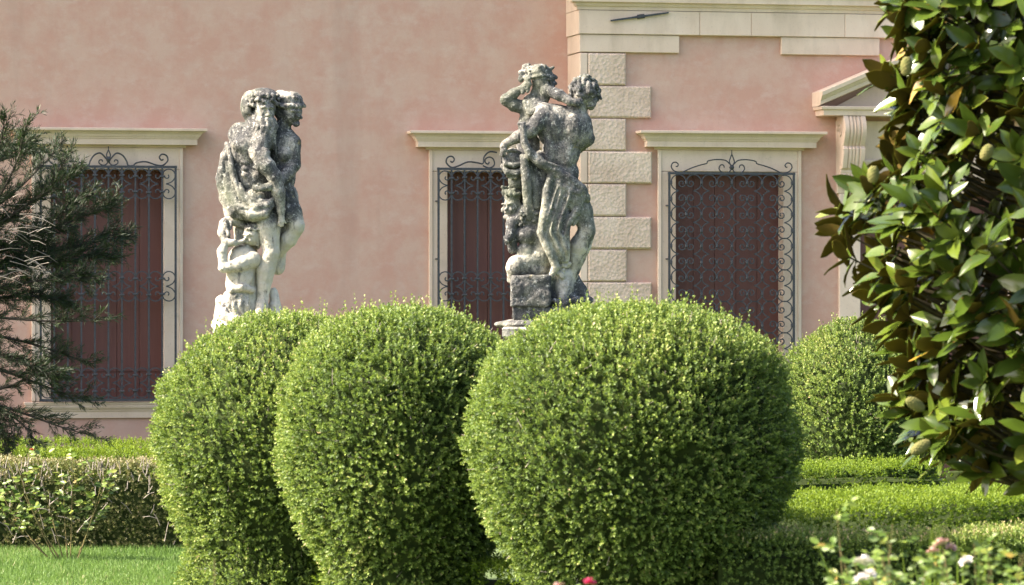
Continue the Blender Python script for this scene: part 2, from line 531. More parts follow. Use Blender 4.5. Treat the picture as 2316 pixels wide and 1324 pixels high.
def three_scroll(w, h, curl):
    """a scroll like the figure 3: two round lobes with curled ends and a cusp in the middle; w wide, h tall in all, centred"""
    r = w / 2
    cz = h / 2 - r
    up = []
    # curled end of the upper lobe, inside out
    c0 = (-r * 0.30 * curl - r * 0.12, cz - r * 0.10)
    for i in range(13):
        t = i / 12
        an = math.radians(-250 + 430 * t) if curl > 0.8 else math.radians(-60 + 240 * t)
        rr = r * ((0.12 + 0.42 * t) if curl > 0.8 else (0.22 + 0.20 * t))
        up.append((c0[0] + rr * math.cos(-an), 0.0, c0[1] + rr * math.sin(-an)))
    # outer ring from its left side over the top, right side, to the cusp
    ring = []
    for i in range(19):
        an = math.radians(175 - 215 * i / 18)
        ring.append((r * math.cos(an), 0.0, cz + r * math.sin(an)))
    x1, z1 = ring[-1][0], ring[-1][2]
    cusp = (-r * (0.45 if curl < 0.8 else 0.05), 0.0, 0.0)
    for i in range(1, 6):
        t = i / 5
        ctl = (x1 - r * 0.28, z1 - (z1) * 0.72)
        q = ((1 - t) ** 2 * x1 + 2 * t * (1 - t) * ctl[0] + t * t * cusp[0], 0.0, (1 - t) ** 2 * z1 + 2 * t * (1 - t) * ctl[1] + 0.0)
        ring.append(q)
    half = up + ring
    return half

def scroll_mesh(name, w, h, curl, rad):
    half = three_scroll(w, h, curl)
    mb = MB()
    mb.tube(half, rad, 4)
    mb.tube([(x, y, -z) for x, y, z in half], rad, 4)
    return mb.mesh(name)

def collar_mesh(w, h, t):
    mb = MB(); mb.cbox(-w / 2, w / 2, -t / 2, t / 2, -h / 2, h / 2, 0.003); return mb.mesh('collar')

BR = 0.0085
COLLAR = collar_mesh(0.045, 0.018, 0.030); COLLAR.materials.append(IRON)
SCA = scroll_mesh('scroll', 0.113, 0.262, 0.5, 0.0072); SCA.materials.append(IRON)
SCB = scroll_mesh('scroll', 0.139, 0.288, 1.0, 0.0068); SCB.materials.append(IRON)
NODE = collar_mesh(0.022, 0.030, 0.026); NODE.materials.append(IRON)

def bar(parent, p0, p1, r=BR, name='bar'):
    mb = MB(); mb.tube([p0, p1], r * 1.25, 4); return mb.build(name, IRON, parent)

def crest_curl(parent, pts, r=0.0075, name='crest_scroll'):
    mb = MB(); mb.tube(pts, r, 5); return mb.build(name, IRON, parent)

def smooth_pts(ctrl, n=8):
    out = []
    c = [ctrl[0]] + list(ctrl) + [ctrl[-1]]
    for i in range(1, len(c) - 2):
        for k in range(n):
            t = k / n
            q = []
            for d in range(2):
                p0, p1, p2, p3 = c[i - 1][d], c[i][d], c[i + 1][d], c[i + 2][d]
                q.append(0.5 * (2 * p1 + (p2 - p0) * t + (2 * p0 - 5 * p1 + 4 * p2 - p3) * t * t + (-p0 + 3 * p1 - 3 * p2 + p3) * t ** 3))
            out.append((q[0], 0.0, q[1]))
    out.append((ctrl[-1][0], 0.0, ctrl[-1][1]))
    return out

def finial(parent, z0, s=1.0):
    for sgn in (-1, 1):
        crest_curl(parent, smooth_pts([(0, z0), (sgn * 0.006, z0 + 0.03 * s), (sgn * 0.024 * s, z0 + 0.075 * s), (sgn * 0.012 * s, z0 + 0.115 * s), (0, z0 + 0.145 * s)]), 0.006, 'finial')
    bar(parent, (0, 0, z0 + 0.13 * s), (0, 0, z0 + 0.185 * s), 0.004, 'finial_tip')
    mb = MB(); mb.tube([(0, 0, z0 - 0.005), (0, 0, z0 + 0.02), (0, 0, z0 + 0.045)], [0.012, 0.024, 0.012], 6); mb.build('finial_knot', IRON, parent)

def grille_frame(g, hw, z0, z1, r=0.0105):
    for s in (-1, 1):
        bar(g, (s * hw, 0, z0 - 0.005), (s * hw, 0, z1 + 0.012), r, 'frame_bar')
        for zz in (z0 + 0.12, z0 + 0.75, z0 + 1.25, z1 - 0.29):
            bar(g, (s * hw, 0, zz), (s * (hw + 0.012), 0.068, zz), 0.007, 'wall_pin')
    bar(g, (-hw - 0.012, 0, z1), (hw + 0.012, 0, z1), r * 1.15, 'frame_bar')
    bar(g, (-hw - 0.012, 0, z0), (hw + 0.012, 0, z0), r * 1.15, 'frame_bar')

def grille_a(cx, y, label, wide):
    g = empty('window_grille', (cx, y, 0), label=label, category='grille', group='wrought iron window grilles')
    hw, z0, z1 = 0.596, 0.752, 2.812
    grille_frame(g, hw, z0, z1)
    n = 10
    gap = 2 * hw / n
    first = True
    def inst(me, name, x, z, mir=False):
        o = obj(name, me, None, g); o.location = (x, -0.002 if name == 'collar' else 0, z)
        if mir: o.scale.x = -1
        return o
    for i in range(1, n):
        bar(g, (-hw + i * gap, 0, z0), (-hw + i * gap, 0, z1))
    for zc in (z1 - 0.150, 1.755, z0 + 0.150):
        for i in range(n):
            inst(SCA, 'scroll', -hw + (i + 0.5) * gap, zc, mir=(i % 2 == 0))
        for i in range(1, n):
            dz = 0.074 if i % 2 else 0.088
            for s in (-1, 1):
                inst(COLLAR, 'collar', -hw + i * gap, zc + s * (0.068 if i % 2 else 0.075))
    if wide == 'arches':
        for s in (-1, 1):
            crest_curl(g, smooth_pts([(s * 0.02, z1 + 0.07), (s * 0.07, z1 + 0.118), (s * 0.125, z1 + 0.10), (s * 0.16, z1 + 0.05), (s * 0.175, z1 + 0.012), (s * 0.215, z1 + 0.010), (s * 0.25, z1 + 0.035),
                                      (s * 0.33, z1 + 0.045), (s * 0.42, z1 + 0.018), (s * 0.48, z1 + 0.014), (s * 0.525, z1 + 0.055), (s * 0.515, z1 + 0.10), (s * 0.475, z1 + 0.112), (s * 0.452, z1 + 0.085), (s * 0.47, z1 + 0.06), (s * 0.488, z1 + 0.068)]))
            crest_curl(g, smooth_pts([(s * 0.0, z1 + 0.05), (s * 0.02, z1 + 0.02), (s * 0.05, z1 + 0.012), (s * 0.082, z1 + 0.03), (s * 0.08, z1 + 0.055), (s * 0.058, z1 + 0.058), (s * 0.052, z1 + 0.042)]), 0.006)
        finial(g, z1 + 0.045, 0.72)
    else:
        for s in (-1, 1):
            crest_curl(g, smooth_pts([(s * 0.13, z1 + 0.065), (s * 0.145, z1 + 0.045), (s * 0.168, z1 + 0.062), (s * 0.165, z1 + 0.092), (s * 0.13, z1 + 0.108), (s * 0.095, z1 + 0.09), (s * 0.085, z1 + 0.04), (s * 0.13, z1 + 0.010), (s * 0.19, z1 + 0.03)]) , 0.007)
            crest_curl(g, smooth_pts([(s * 0.06, z1 + 0.15), (s * 0.13, z1 + 0.155), (s * 0.178, z1 + 0.11), (s * 0.19, z1 + 0.05), (s * 0.25, z1 + 0.058), (s * 0.33, z1 + 0.062), (s * 0.42, z1 + 0.025), (s * 0.48, z1 + 0.014), (s * 0.525, z1 + 0.055),
                                      (s * 0.515, z1 + 0.10), (s * 0.475, z1 + 0.112), (s * 0.452, z1 + 0.085), (s * 0.47, z1 + 0.06), (s * 0.488, z1 + 0.068)]))
        finial(g, z1 + 0.045, 0.72)
    return g

def grille_b(cx, y, label):
    g = empty('window_grille', (cx, y, 0), label=label, category='grille', group='wrought iron window grilles')
    hw, z0, z1 = 0.580, 0.752, 2.772
    grille_frame(g, hw, z0, z1)
    nx, nz = 8, 7
    px, pz = (2 * hw - 0.03) / nx, (z1 - z0 - 0.03) / nz
    for i in range(nx):
        for k in range(nz):
            o = obj('scroll', SCB, None, g)
            o.location = (-hw + 0.015 + (i + 0.5) * px, 0, z1 - 0.015 - (k + 0.5) * pz)
            if i % 2 == 0: o.scale.x = -1
    for i in range(nx + 1):
        for k in range(nz):
            for s in (-1, 1):
                o = obj('collar', NODE, None, g)
                o.location = (-hw + 0.015 + i * px, -0.002, z1 - 0.015 - (k + 0.5) * pz + s * 0.0745)
    for s in (-1, 1):
        crest_curl(g, smooth_pts([(s * 0.02, z1 + 0.085), (s * 0.06, z1 + 0.118), (s * 0.14, z1 + 0.125), (s * 0.22, z1 + 0.112), (s * 0.235, z1 + 0.09), (s * 0.30, z1 + 0.072), (s * 0.38, z1 + 0.045), (s * 0.46, z1 + 0.008)], 6), 0.006)
        crest_curl(g, smooth_pts([(s * 0.465, z1 + 0.004), (s * 0.53, z1 + 0.018), (s * 0.562, z1 + 0.055), (s * 0.55, z1 + 0.09), (s * 0.52, z1 + 0.098), (s * 0.498, z1 + 0.08), (s * 0.505, z1 + 0.062), (s * 0.52, z1 + 0.06)]), 0.006)
        crest_curl(g, smooth_pts([(s * 0.0, z1 + 0.05), (s * 0.03, z1 + 0.01), (s * 0.085, z1 + 0.008), (s * 0.118, z1 + 0.04), (s * 0.105, z1 + 0.075), (s * 0.078, z1 + 0.074), (s * 0.07, z1 + 0.052)]), 0.006)
    finial(g, z1 + 0.035, 0.95)
    return g
grille_a(WIN[0][0], -0.10, 'iron bar grille on the window partly behind the conifer', 'arches')
grille_a(WIN[1][0], -0.10, 'iron bar grille on the middle window, partly hidden by a statue', 'loops')
grille_b(WIN[2][0], BAY_Y - 0.10, 'iron grille of close round scrolls on the window right of the quoins')
# ---------------------------------------------------------------- carved stone: signed distance modelling with surface nets
class Carve:
    def __init__(s, lo, hi, h):
        s.h = h
        s.lo = np.array(lo, np.float32)
        s.n = np.ceil((np.array(hi) - s.lo) / h).astype(int) + 1
        s.f = np.full(tuple(s.n), 0.5, np.float32)
        s.ax = [s.lo[i] + h * np.arange(s.n[i], dtype=np.float32) for i in range(3)]
    def _region(s, lo, hi):
        sl = []
        for i in range(3):
            a = int(max(0, math.floor((lo[i] - s.lo[i]) / s.h))); b = int(min(s.n[i], math.ceil((hi[i] - s.lo[i]) / s.h) + 1))
            if a >= b: return None
            sl.append(slice(a, b))
        X = s.ax[0][sl[0]][:, None, None]; Y = s.ax[1][sl[1]][None, :, None]; Z = s.ax[2][sl[2]][None, None, :]
        return tuple(sl), X, Y, Z
    def _blend(s, sl, d, k, cut=False):
        f = s.f[sl]
        if cut:
            d = -d
            hh = np.maximum(k - np.abs(f - d), 0) / k
            s.f[sl] = np.maximum(f, d) + hh * hh * k * 0.25
        else:
            hh = np.maximum(k - np.abs(f - d), 0) / k
            s.f[sl] = np.minimum(f, d) - hh * hh * k * 0.25
    def cap(s, a, b, ra, rb, k=0.02, cut=False):
        a = np.array(a, np.float32); b = np.array(b, np.float32)
        m = max(ra, rb) + k + 3 * s.h
        r = s._region(np.minimum(a, b) - m, np.maximum(a, b) + m)
        if r is None: return
        sl, X, Y, Z = r
        ab = b - a; L = float(ab @ ab) + 1e-12
        t = np.clip(((X - a[0]) * ab[0] + (Y - a[1]) * ab[1] + (Z - a[2]) * ab[2]) / L, 0, 1)
        d = np.sqrt((X - a[0] - t * ab[0]) ** 2 + (Y - a[1] - t * ab[1]) ** 2 + (Z - a[2] - t * ab[2]) ** 2) - (ra + (rb - ra) * t)
        s._blend(sl, d, k, cut)
    def ell(s, c, r, k=0.02, tilt=0.0, cut=False):
        c = np.array(c, np.float32); r = np.array(r, np.float32)
        m = r.max() + k + 3 * s.h
        q = s._region(c - m, c + m)
        if q is None: return
        sl, X, Y, Z = q
        x, z = X - c[0], Z - c[2]
        if tilt:
            ct, st = math.cos(tilt), math.sin(tilt)
            x, z = x * ct - z * st, x * st + z * ct
        k0 = np.sqrt((x / r[0]) ** 2 + ((Y - c[1]) / r[1]) ** 2 + (z / r[2]) ** 2)
        k1 = np.sqrt((x / r[0] ** 2) ** 2 + ((Y - c[1]) / r[1] ** 2) ** 2 + (z / r[2] ** 2) ** 2) + 1e-9
        s._blend(sl, k0 * (k0 - 1.0) / k1, k, cut)
    def box(s, lo, hi, rd, k=0.01):
        lo = np.array(lo, np.float32); hi = np.array(hi, np.float32)
        q = s._region(lo - 0.05, hi + 0.05)
        sl, X, Y, Z = q
        c = (lo + hi) / 2; e = (hi - lo) / 2 - rd
        dx, dy, dz = np.abs(X - c[0]) - e[0], np.abs(Y - c[1]) - e[1], np.abs(Z - c[2]) - e[2]
        d = np.sqrt(np.maximum(dx, 0) ** 2 + np.maximum(dy, 0) ** 2 + np.maximum(dz, 0) ** 2) + np.minimum(np.maximum(dx, np.maximum(dy, dz)), 0) - rd
        s._blend(sl, d, k)
    def rough(s, amp, freq, seed, n=14):
        g = np.random.default_rng(seed)
        X, Y, Z = s.ax[0][:, None, None], s.ax[1][None, :, None], s.ax[2][None, None, :]
        near = np.abs(s.f) < 0.03
        idx = np.nonzero(near)
        x, y, z = s.ax[0][idx[0]], s.ax[1][idx[1]], s.ax[2][idx[2]]
        d = np.zeros(len(x), np.float32)
        for i in range(n):
            v = g.normal(size=3); v /= np.linalg.norm(v); w = freq * g.uniform(0.5, 2.0)
            u = g.normal(size=3); u /= np.linalg.norm(u)
            ph = g.uniform(0, 6.28)
            d += np.sin((x * v[0] + y * v[1] + z * v[2]) * w + ph + 1.3 * np.sin((x * u[0] + y * u[1] + z * u[2]) * w * 0.7))
        s.f[idx] += amp * d / math.sqrt(n)
    def mesh(s, name):
        f = s.f; ins = f < 0
        shp = tuple(np.array(f.shape) - 1)
        acc = np.zeros(shp + (3,), np.float32); cnt = np.zeros(shp, np.float32)
        def sub(a, o): return a[o[0]:o[0] + shp[0], o[1]:o[1] + shp[1], o[2]:o[2] + shp[2]]
        for ax in range(3):
            for i in (0, 1):
                for j in (0, 1):
                    o0 = [0, 0, 0]; oth = [d for d in range(3) if d != ax]
                    o0[oth[0]] = i; o0[oth[1]] = j
                    o1 = list(o0); o1[ax] = 1
                    a, b = sub(f, o0), sub(f, o1)
                    m = (a < 0) != (b < 0)
                    if not m.any(): continue
                    t = np.where(m, a / np.where(m, a - b, 1), 0)
                    for d in range(3):
                        acc[..., d] += np.where(m, o0[d] + (t if d == ax else 0), 0)
                    cnt += m
        act = cnt > 0
        idx = np.full(shp, -1, np.int32); idx[act] = np.arange(int(act.sum()))
        base = np.stack(np.nonzero(act), 1).astype(np.float32)
        v = (base + acc[act] / cnt[act][:, None]) * s.h + s.lo
        quads = []
        for ax in range(3):
            oth = [(ax + 1) % 3, (ax + 2) % 3]
            s0 = [slice(1, -1)] * 3; s1 = [slice(1, -1)] * 3
            s0[ax] = slice(0, -1); s1[ax] = slice(1, None)
            a, b = ins[tuple(s0)], ins[tuple(s1)]
            m = a != b
            p = np.stack(np.nonzero(m), 1)
            flip = a[m]
            off = np.ones(3, int); off[ax] = 0
            p = p + off
            def cell(du, dv):
                q = p.copy(); q[:, oth[0]] -= du; q[:, oth[1]] -= dv
                return idx[q[:, 0], q[:, 1], q[:, 2]]
            q = np.stack([cell(1, 1), cell(0, 1), cell(0, 0), cell(1, 0)], 1)
            q[~flip] = q[~flip][:, ::-1]
            quads.append(q)
        q = np.concatenate(quads)
        q = q[(q >= 0).all(1)]
        return mesh_np(name, v, q, True)

def make_statue_stone(name, dark, pale_low, z0=1.85, z1=2.3):
    """weathered marble: pale stone, grey and black lichen in patches and streaks, a little yellow lichen"""
    m, nt, b = mat_new(name)
    c = ramp(nt, noise(nt, 5.0, 6, 0.65), [(0.3, (0.40, 0.37, 0.30)), (0.7, (0.62, 0.585, 0.49))])
    big = noise(nt, 3.6, 5, 0.66)
    tc = N(nt, 'ShaderNodeTexCoord')
    sep = N(nt, 'ShaderNodeSeparateXYZ'); nt.links.new(tc.outputs['Object'], sep.inputs[0])
    hgt = N(nt, 'ShaderNodeMapRange'); nt.links.new(sep.outputs['Z'], hgt.inputs[0])
    hgt.inputs[1].default_value = z0; hgt.inputs[2].default_value = z1
    hgt.inputs[3].default_value = -pale_low; hgt.inputs[4].default_value = 0.05
    lich = math2(nt, 'ADD', big, hgt.outputs[0])
    c = mix(nt, ramp(nt, lich, [(dark - 0.10, 0.0), (dark + 0.02, 0.66), (dark + 0.12, 0.90)]), c, (0.078, 0.079, 0.080))
    strk = noise(nt, 9, 6, 0.7, stretch=(2.2, 2.2, 0.35))
    c = mix(nt, ramp(nt, math2(nt, 'ADD', strk, math2(nt, 'MULTIPLY', math2(nt, 'SUBTRACT', lich, 0.5), 0.5)), [(0.48, 0.0), (0.60, 0.80)]), c, (0.060, 0.061, 0.062))
    sp = noise(nt, 85, 5, 0.75)
    c = mix(nt, ramp(nt, math2(nt, 'ADD', sp, math2(nt, 'MULTIPLY', math2(nt, 'SUBTRACT', lich, 0.5), 0.6)), [(0.50, 0.0), (0.60, 0.80)]), c, (0.040, 0.042, 0.044))
    wh = noise(nt, 30, 7, 0.78)
    c = mix(nt, ramp(nt, wh, [(0.55, 0.0), (0.64, 0.72)]), c, (0.56, 0.55, 0.50))
    gr = noise(nt, 2.4, 3, 0.5)
    c = mix(nt, ramp(nt, gr, [(0.50, 0.0), (0.72, 0.35)]), c, (0.20, 0.23, 0.13))
    ye = noise(nt, 7.5, 5, 0.7)
    c = mix(nt, ramp(nt, ye, [(0.66, 0.0), (0.70, 0.6)]), c, (0.27, 0.20, 0.06))
    nt.links.new(c, b.inputs['Base Color'])
    b.inputs['Roughness'].default_value = 0.92
    b.inputs['Specular IOR Level'].default_value = 0.12
    bump(nt, b, math2(nt, 'ADD', noise(nt, 45, 6, 0.7), math2(nt, 'MULTIPLY', wh, 0.6)), 0.9, 0.010)
    return m

ZS = 1.0 / (4.1375 * 290.0)       # metres per carving unit
ST_D = 9000.0 / 290.0             # the statues stand this far along the view

def carver(px0, py0, pxc, vox, seed):
    """returns a new Carve and point converter: carving units (x right, y down, w away) to the statue's own metres"""
    x_off = (pxc - px0) * 4.1375
    def p(x, y, w=0.0):
        return ((x - x_off) * ZS, w * ZS, EYE + (662 - py0) / 290.0 - y * ZS)
    return p

def on(c, r, x, y, out=0.0):
    q = 1 - ((x - c[0]) / r[0]) ** 2 - ((y - c[1]) / r[1]) ** 2
    return (x, y, c[2] - r[2] * math.sqrt(max(q, 0.02)) - out)

class Figure:
    def __init__(s, p, lo, hi, vox=0.0072, k=20):
        a, b = np.array(p(*lo)), np.array(p(*hi))
        s.c = Carve(np.minimum(a, b), np.maximum(a, b), vox); s.p = p; s.k = k * ZS
    def chain(s, pts, rs, k=None, cut=False):
        k = s.k if k is None else k * ZS
        for i in range(len(pts) - 1):
            s.c.cap(s.p(*pts[i]), s.p(*pts[i + 1]), rs[i] * ZS, rs[i + 1] * ZS, k, cut)
    def ell(s, c, r, k=None, tilt=0.0, cut=False):
        k = s.k if k is None else k * ZS
        s.c.ell(s.p(*c), (r[0] * ZS, r[2] * ZS, r[1] * ZS), k, tilt, cut)   # r = (across, high, deep)
    def balls(s, centres, r, jit=0, k=8, seed=1):
        g = np.random.default_rng(seed)
        for c in centres:
            q = [c[i] + g.uniform(-jit, jit) for i in range(3)]
            s.c.cap(s.p(*q), s.p(q[0] + g.uniform(-r, r) * .7, q[1] + g.uniform(-r, r) * .7, q[2]), r * ZS * g.uniform(.75, 1.15), r * ZS * g.uniform(.7, 1.1), k * ZS)
    def face(s, c, r, ex, ey, dx, sc=1.0):
        """brow, nose, eyes, cheeks, mouth and chin on a head ellipsoid; (ex, ey) bridge of the nose, dx how far it turns right"""
        o = lambda x, y, q=0: on(c, r, ex + x * sc, ey + y * sc, q * sc)
        s.chain([o(-48, -12, 4), o(-18, -16, 10), o(0, -8, 10), o(20, -16, 8), o(44, -12, 2)], [9 * sc, 12 * sc, 9 * sc, 11 * sc, 8 * sc], 6)
        s.ell(o(-27, 6, 8), (19 * sc, 11 * sc, 15 * sc), 5, cut=True); s.ell(o(25, 6, 8), (17 * sc, 11 * sc, 15 * sc), 5, cut=True)
        s.ell(o(-27, 7, -4), (10 * sc, 8 * sc, 9 * sc), 3); s.ell(o(25, 7, -4), (9 * sc, 8 * sc, 9 * sc), 3)
        s.chain([o(0, -2, 4), o(dx * .5, 22, 16), o(dx, 40, 24)], [9 * sc, 11 * sc, 15 * sc], 4)
        s.ell(o(-36, 38, -8), (24 * sc, 24 * sc, 20 * sc), 9); s.ell(o(34, 38, -8), (20 * sc, 24 * sc, 20 * sc), 9)
        s.chain([o(-20, 64, 2), o(dx * .6, 60, 10), o(20, 64, 2)], [9 * sc, 10 * sc, 9 * sc], 4)
        s.chain([o(-16, 71, 12), o(16, 71, 12)], [4 * sc, 4 * sc], 3, True)
        s.ell(o(dx * .4, 96, 2), (28 * sc, 20 * sc, 22 * sc), 9)
    def hand(s, wrist, palm, tips, r=13):
        s.chain([wrist, palm], [30, 34], 16)
        for t in tips:
            m = [(palm[i] + t[i]) / 2 for i in range(3)]; m[2] -= 12
            s.chain([palm, m, t], [18, r * 1.15, r * .85], 7)
    def build(s, name, mat, parent, rough=0.0022, seed=3, label=None):
        s.c.rough(rough * .55, 60, seed); s.c.rough(rough * .75, 230, seed + 1)
        o = obj(name, s.c.mesh(name), mat, parent)
        if label: o['label'] = label
        return o

def pedestal(parent, mat, ztop, w, px):
    mb = MB()
    def blk(hw, z0, z1, c):
        mb.add([(-hw, -hw, z0 + c), (hw, -hw, z0 + c), (hw, hw, z0 + c), (-hw, hw, z0 + c), (-hw, -hw, z1 - c), (hw, -hw, z1 - c), (hw, hw, z1 - c), (-hw, hw, z1 - c),
                (-hw + c, -hw + c, z0), (hw - c, -hw + c, z0), (hw - c, hw - c, z0), (-hw + c, hw - c, z0), (-hw + c, -hw + c, z1), (hw - c, -hw + c, z1), (hw - c, hw - c, z1), (-hw + c, hw - c, z1)],
               [(0, 1, 5, 4), (1, 2, 6, 5), (2, 3, 7, 6), (3, 0, 4, 7), (8, 9, 1, 0), (9, 10, 2, 1), (10, 11, 3, 2), (11, 8, 0, 3), (4, 5, 13, 12), (5, 6, 14, 13), (6, 7, 15, 14), (7, 4, 12, 15), (12, 13, 14, 15), (11, 10, 9, 8)])
    blk(w * 1.18, 0.0, 0.22, 0.02); blk(w * 1.06, 0.222, 0.30, 0.03); blk(w * 0.92, 0.302, ztop - 0.16, 0.01); blk(w * 1.05, ztop - 0.158, ztop - 0.09, 0.03); blk(w * 1.16, ztop - 0.088, ztop, 0.015)
    return mb.build('pedestal', mat, parent)

# ---------------------------------------------------------------- statue: bearded man, young woman and a child
def statue_couple():
    mat = make_statue_stone('weathered statue stone', 0.48, 0.17, 2.12, 2.36)
    root = empty('statue', G((590 - 1158) / 290.0, ST_D), -YAW,
                 label='weathered stone statue of a bearded man and a woman embracing above a child', category='statue', group='stone statue groups')
    p = carver(440, 170, 590, 0.0075, 1)
    # the bearded man
    m = Figure(p, (150, 90, -330), (930, 2420, 280))
    hc, hr = (660, 310, -42), (104, 135, 112)
    m.ell(hc, hr); m.ell((640, 205, 0), (150, 86, 135)); m.ell((515, 285, 40), (88, 140, 105)); m.chain([(480, 300, 40), (500, 410, 50)], [52, 36])
    m.ell((560, 345, -20), (30, 70, 90), 10, cut=True)
    m.face(hc, hr, 692, 325, 14, 1.2)
    band = [on((650, 240, -10), (152, 120, 140), x, 238 + 20 * math.sin(x * .06), 4) for x in range(520, 812, 30)] + [on((650, 240, -10), (152, 120, 140), x, 280 + 10 * math.sin(x * .08), 4) for x in (515, 530, 560, 770, 800)] + [on((650, 240, -10), (152, 120, 140), x, 196, 3) for x in range(560, 790, 36)]
    m.balls(band, 19, 8, 3, 5)
    bc, br = (665, 500, -60), (98, 190, 92)
    m.ell(bc, br)
    for x0, x1, y1, r0 in [(575, 560, 520, 20), (600, 590, 590, 22), (640, 650, 640, 24), (690, 680, 660, 24), (725, 742, 690, 22), (750, 768, 740, 18)]:
        m.chain([on(bc, br, x0, 420, 0), on(bc, br, (x0 + x1) / 2 + 14, 490, 5), on(bc, br, (x0 + x1) / 2 - 12, 560, 5), on(bc, br, x1, y1, 0)], [r0, r0 * 1.1, r0, r0 * .55], 5)
    m.balls([on(bc, br, 570 + 23 * (i % 8), 420 + 25 * (i // 8) + (i % 3) * 9, 7) for i in range(56)], 10, 7, 3, 8)
    m.chain([on(hc, hr, 640, 396, 8), on(hc, hr, 695, 382, 20), on(hc, hr, 738, 396, 8)], [11, 15, 11], 4)
    m.chain([(610, 390, 20), (560, 520, 20)], [95, 115])
    m.ell((520, 690, 0), (200, 225, 150)); m.ell((425, 560, 30), (115, 105, 110)); m.ell((640, 610, -40), (125, 115, 110)); m.chain([(420, 520, 20), (640, 545, -20)], [80, 90])
    m.ell((470, 660, -115), (115, 75, 55)); m.ell((610, 670, -130), (100, 80, 50))
    m.ell((555, 930, 0), (165, 210, 128)); m.ell((560, 1190, 20), (200, 165, 150)); m.ell((410, 880, 30), (70, 190, 100))
    m.chain([(395, 735, -130), (480, 750, -165), (560, 740, -180)], [9, 10, 9], 14, True)
    m.chain([(520, 760, -185), (545, 1010, -150)], [10, 12], 22, True)
    for yy in (820, 880, 940): m.ell((480, yy, -108), (38, 24, 24), 12, 0.3)
    for yy in (850, 940): m.ell((590, yy, -118), (40, 36, 22), 12)
    m.ell((545, 1000, -140), (12, 14, 16), 8, cut=True)
    # near arm, crossing the body downwards
    m.chain([(645, 615, -90), (600, 740, -160), (690, 860, -185), (760, 960, -180), (795, 1100, -165), (815, 1270, -140)], [98, 72, 76, 68, 62, 42], 22)
    m.chain([(545, 722, -165), (640, 850, -185)], [28, 62], 14)
    m.ell((655, 770, -200), (60, 85, 40), 20, 0.5)
    m.hand((815, 1270, -140), (822, 1340, -135), [(790, 1400, -150), (812, 1418, -150), (836, 1412, -145), (858, 1390, -130)])
    m.chain([(560, 1150, 40), (360, 1255, 50)], [140, 92]); m.ell((350, 1270, 30), (78, 98, 100))
    m.chain([(640, 1250, -10), (690, 1420, -40), (722, 1660, -60), (668, 1820, -40), (640, 2080, -30)], [135, 118, 76, 88, 52])
    m.ell((735, 1670, -95), (48, 58, 40), 18); m.chain([(640, 2090, -30), (632, 2170, -70), (600, 2260, -190)], [58, 56, 34]); m.ell((655, 2170, 20), (50, 50, 50))
    for i in range(4): m.chain([(600 + i * 22, 2245, -170), (585 + i * 24, 2275, -215)], [17, 13], 5)
    m.chain([(470, 1300, 90), (480, 1800, 110), (500, 2260, 120)], [120, 95, 110])
    m.build('bearded_man', mat, root, seed=11)
    # cloak slung from his shoulder round the hips
    d = Figure(p, (150, 600, -330), (850, 1460, 200), k=18)
    d.chain([(315, 660, -20), (290, 760, -30), (262, 900, -20), (258, 1010, -10), (300, 1150, -30), (390, 1270, -80)], [26, 44, 46, 50, 66, 78])
    d.chain([(335, 720, -70), (365, 900, -95), (400, 1050, -120), (470, 1180, -160), (580, 1240, -185), (690, 1215, -185), (748, 1165, -170)], [20, 30, 32, 40, 42, 34, 20], 10)
    d.chain([(300, 930, -70), (330, 1100, -90), (420, 1240, -150), (540, 1310, -180), (660, 1300, -180), (740, 1220, -165)], [24, 40, 50, 52, 46, 24], 10)
    d.chain([(430, 1030, -120), (480, 1130, -155), (590, 1190, -180), (700, 1180, -185)], [22, 30, 24, 14], 8)
    d.chain([(280, 760, 10), (240, 960, 20), (250, 1020, 20), (340, 1300, 10)], [40, 42, 44, 60]); d.chain([(420, 1320, -110), (560, 1345, -150), (690, 1310, -150), (748, 1190, -150)], [34, 34, 28, 20], 8)
    d.chain([(560, 1210, -60), (620, 1290, -80)], [150, 100]); d.chain([(318, 820, -40), (325, 1000, -50), (390, 1170, -90), (480, 1270, -120)], [34, 52, 74, 80], 14)
    d.chain([(330, 690, -60), (300, 640, -10)], [24, 20])
    d.chain([(360, 1000, -125), (420, 1150, -165), (540, 1250, -215)], [9, 11, 9], 10, True); d.chain([(460, 1260, -205), (600, 1285, -235), (720, 1240, -215)], [10, 12, 9], 8, True); d.chain([(282, 800, -75), (300, 1000, -70), (360, 1180, -110)], [9, 12, 10], 10, True)
    d.build('cloak', mat, root, seed=21)
    # the young woman behind his shoulder
    w = Figure(p, (500, 100, -330), (1120, 1900, 330))
    w.ell((900, 320, 55), (98, 128, 108)); w.ell((880, 235, 60), (132, 88, 122)); w.ell((800, 185, 110), (62, 52, 60)); w.chain([(990, 250, 20), (1030, 290, 10)], [26, 16], 8)
    w.chain([(815, 290, -40), (880, 295, -72), (960, 292, -40), (1000, 290, 10)], [24, 26, 26, 22], 8)
    wc, wr = (905, 335, 45), (96, 132, 108)
    w.ell(wc, wr); w.ell((800, 330, 70), (62, 90, 70)); w.face(wc, wr, 950, 352, 22, 0.95)
    w.chain([(985, 372, 0), (1000, 402, 0)], [12, 14], 5); w.ell((950, 460, 15), (34, 26, 36), 10)
    w.balls([on((890, 270, 50), (135, 110, 130), 800 + 26 * i, 285 + 8 * (i % 2), 4) for i in range(8)] + [on((890, 270, 50), (135, 110, 130), 800 + 32 * i, 200 + 14 * (i % 2), 2) for i in range(6)], 14, 6, 3, 3)
    w.chain([(850, 420, 75), (800, 530, 75)], [66, 84]); w.ell((830, 690, 80), (145, 220, 130)); w.ell((910, 650, 50), (75, 85, 80)); w.chain([(720, 570, 80), (910, 620, 60)], [80, 78])
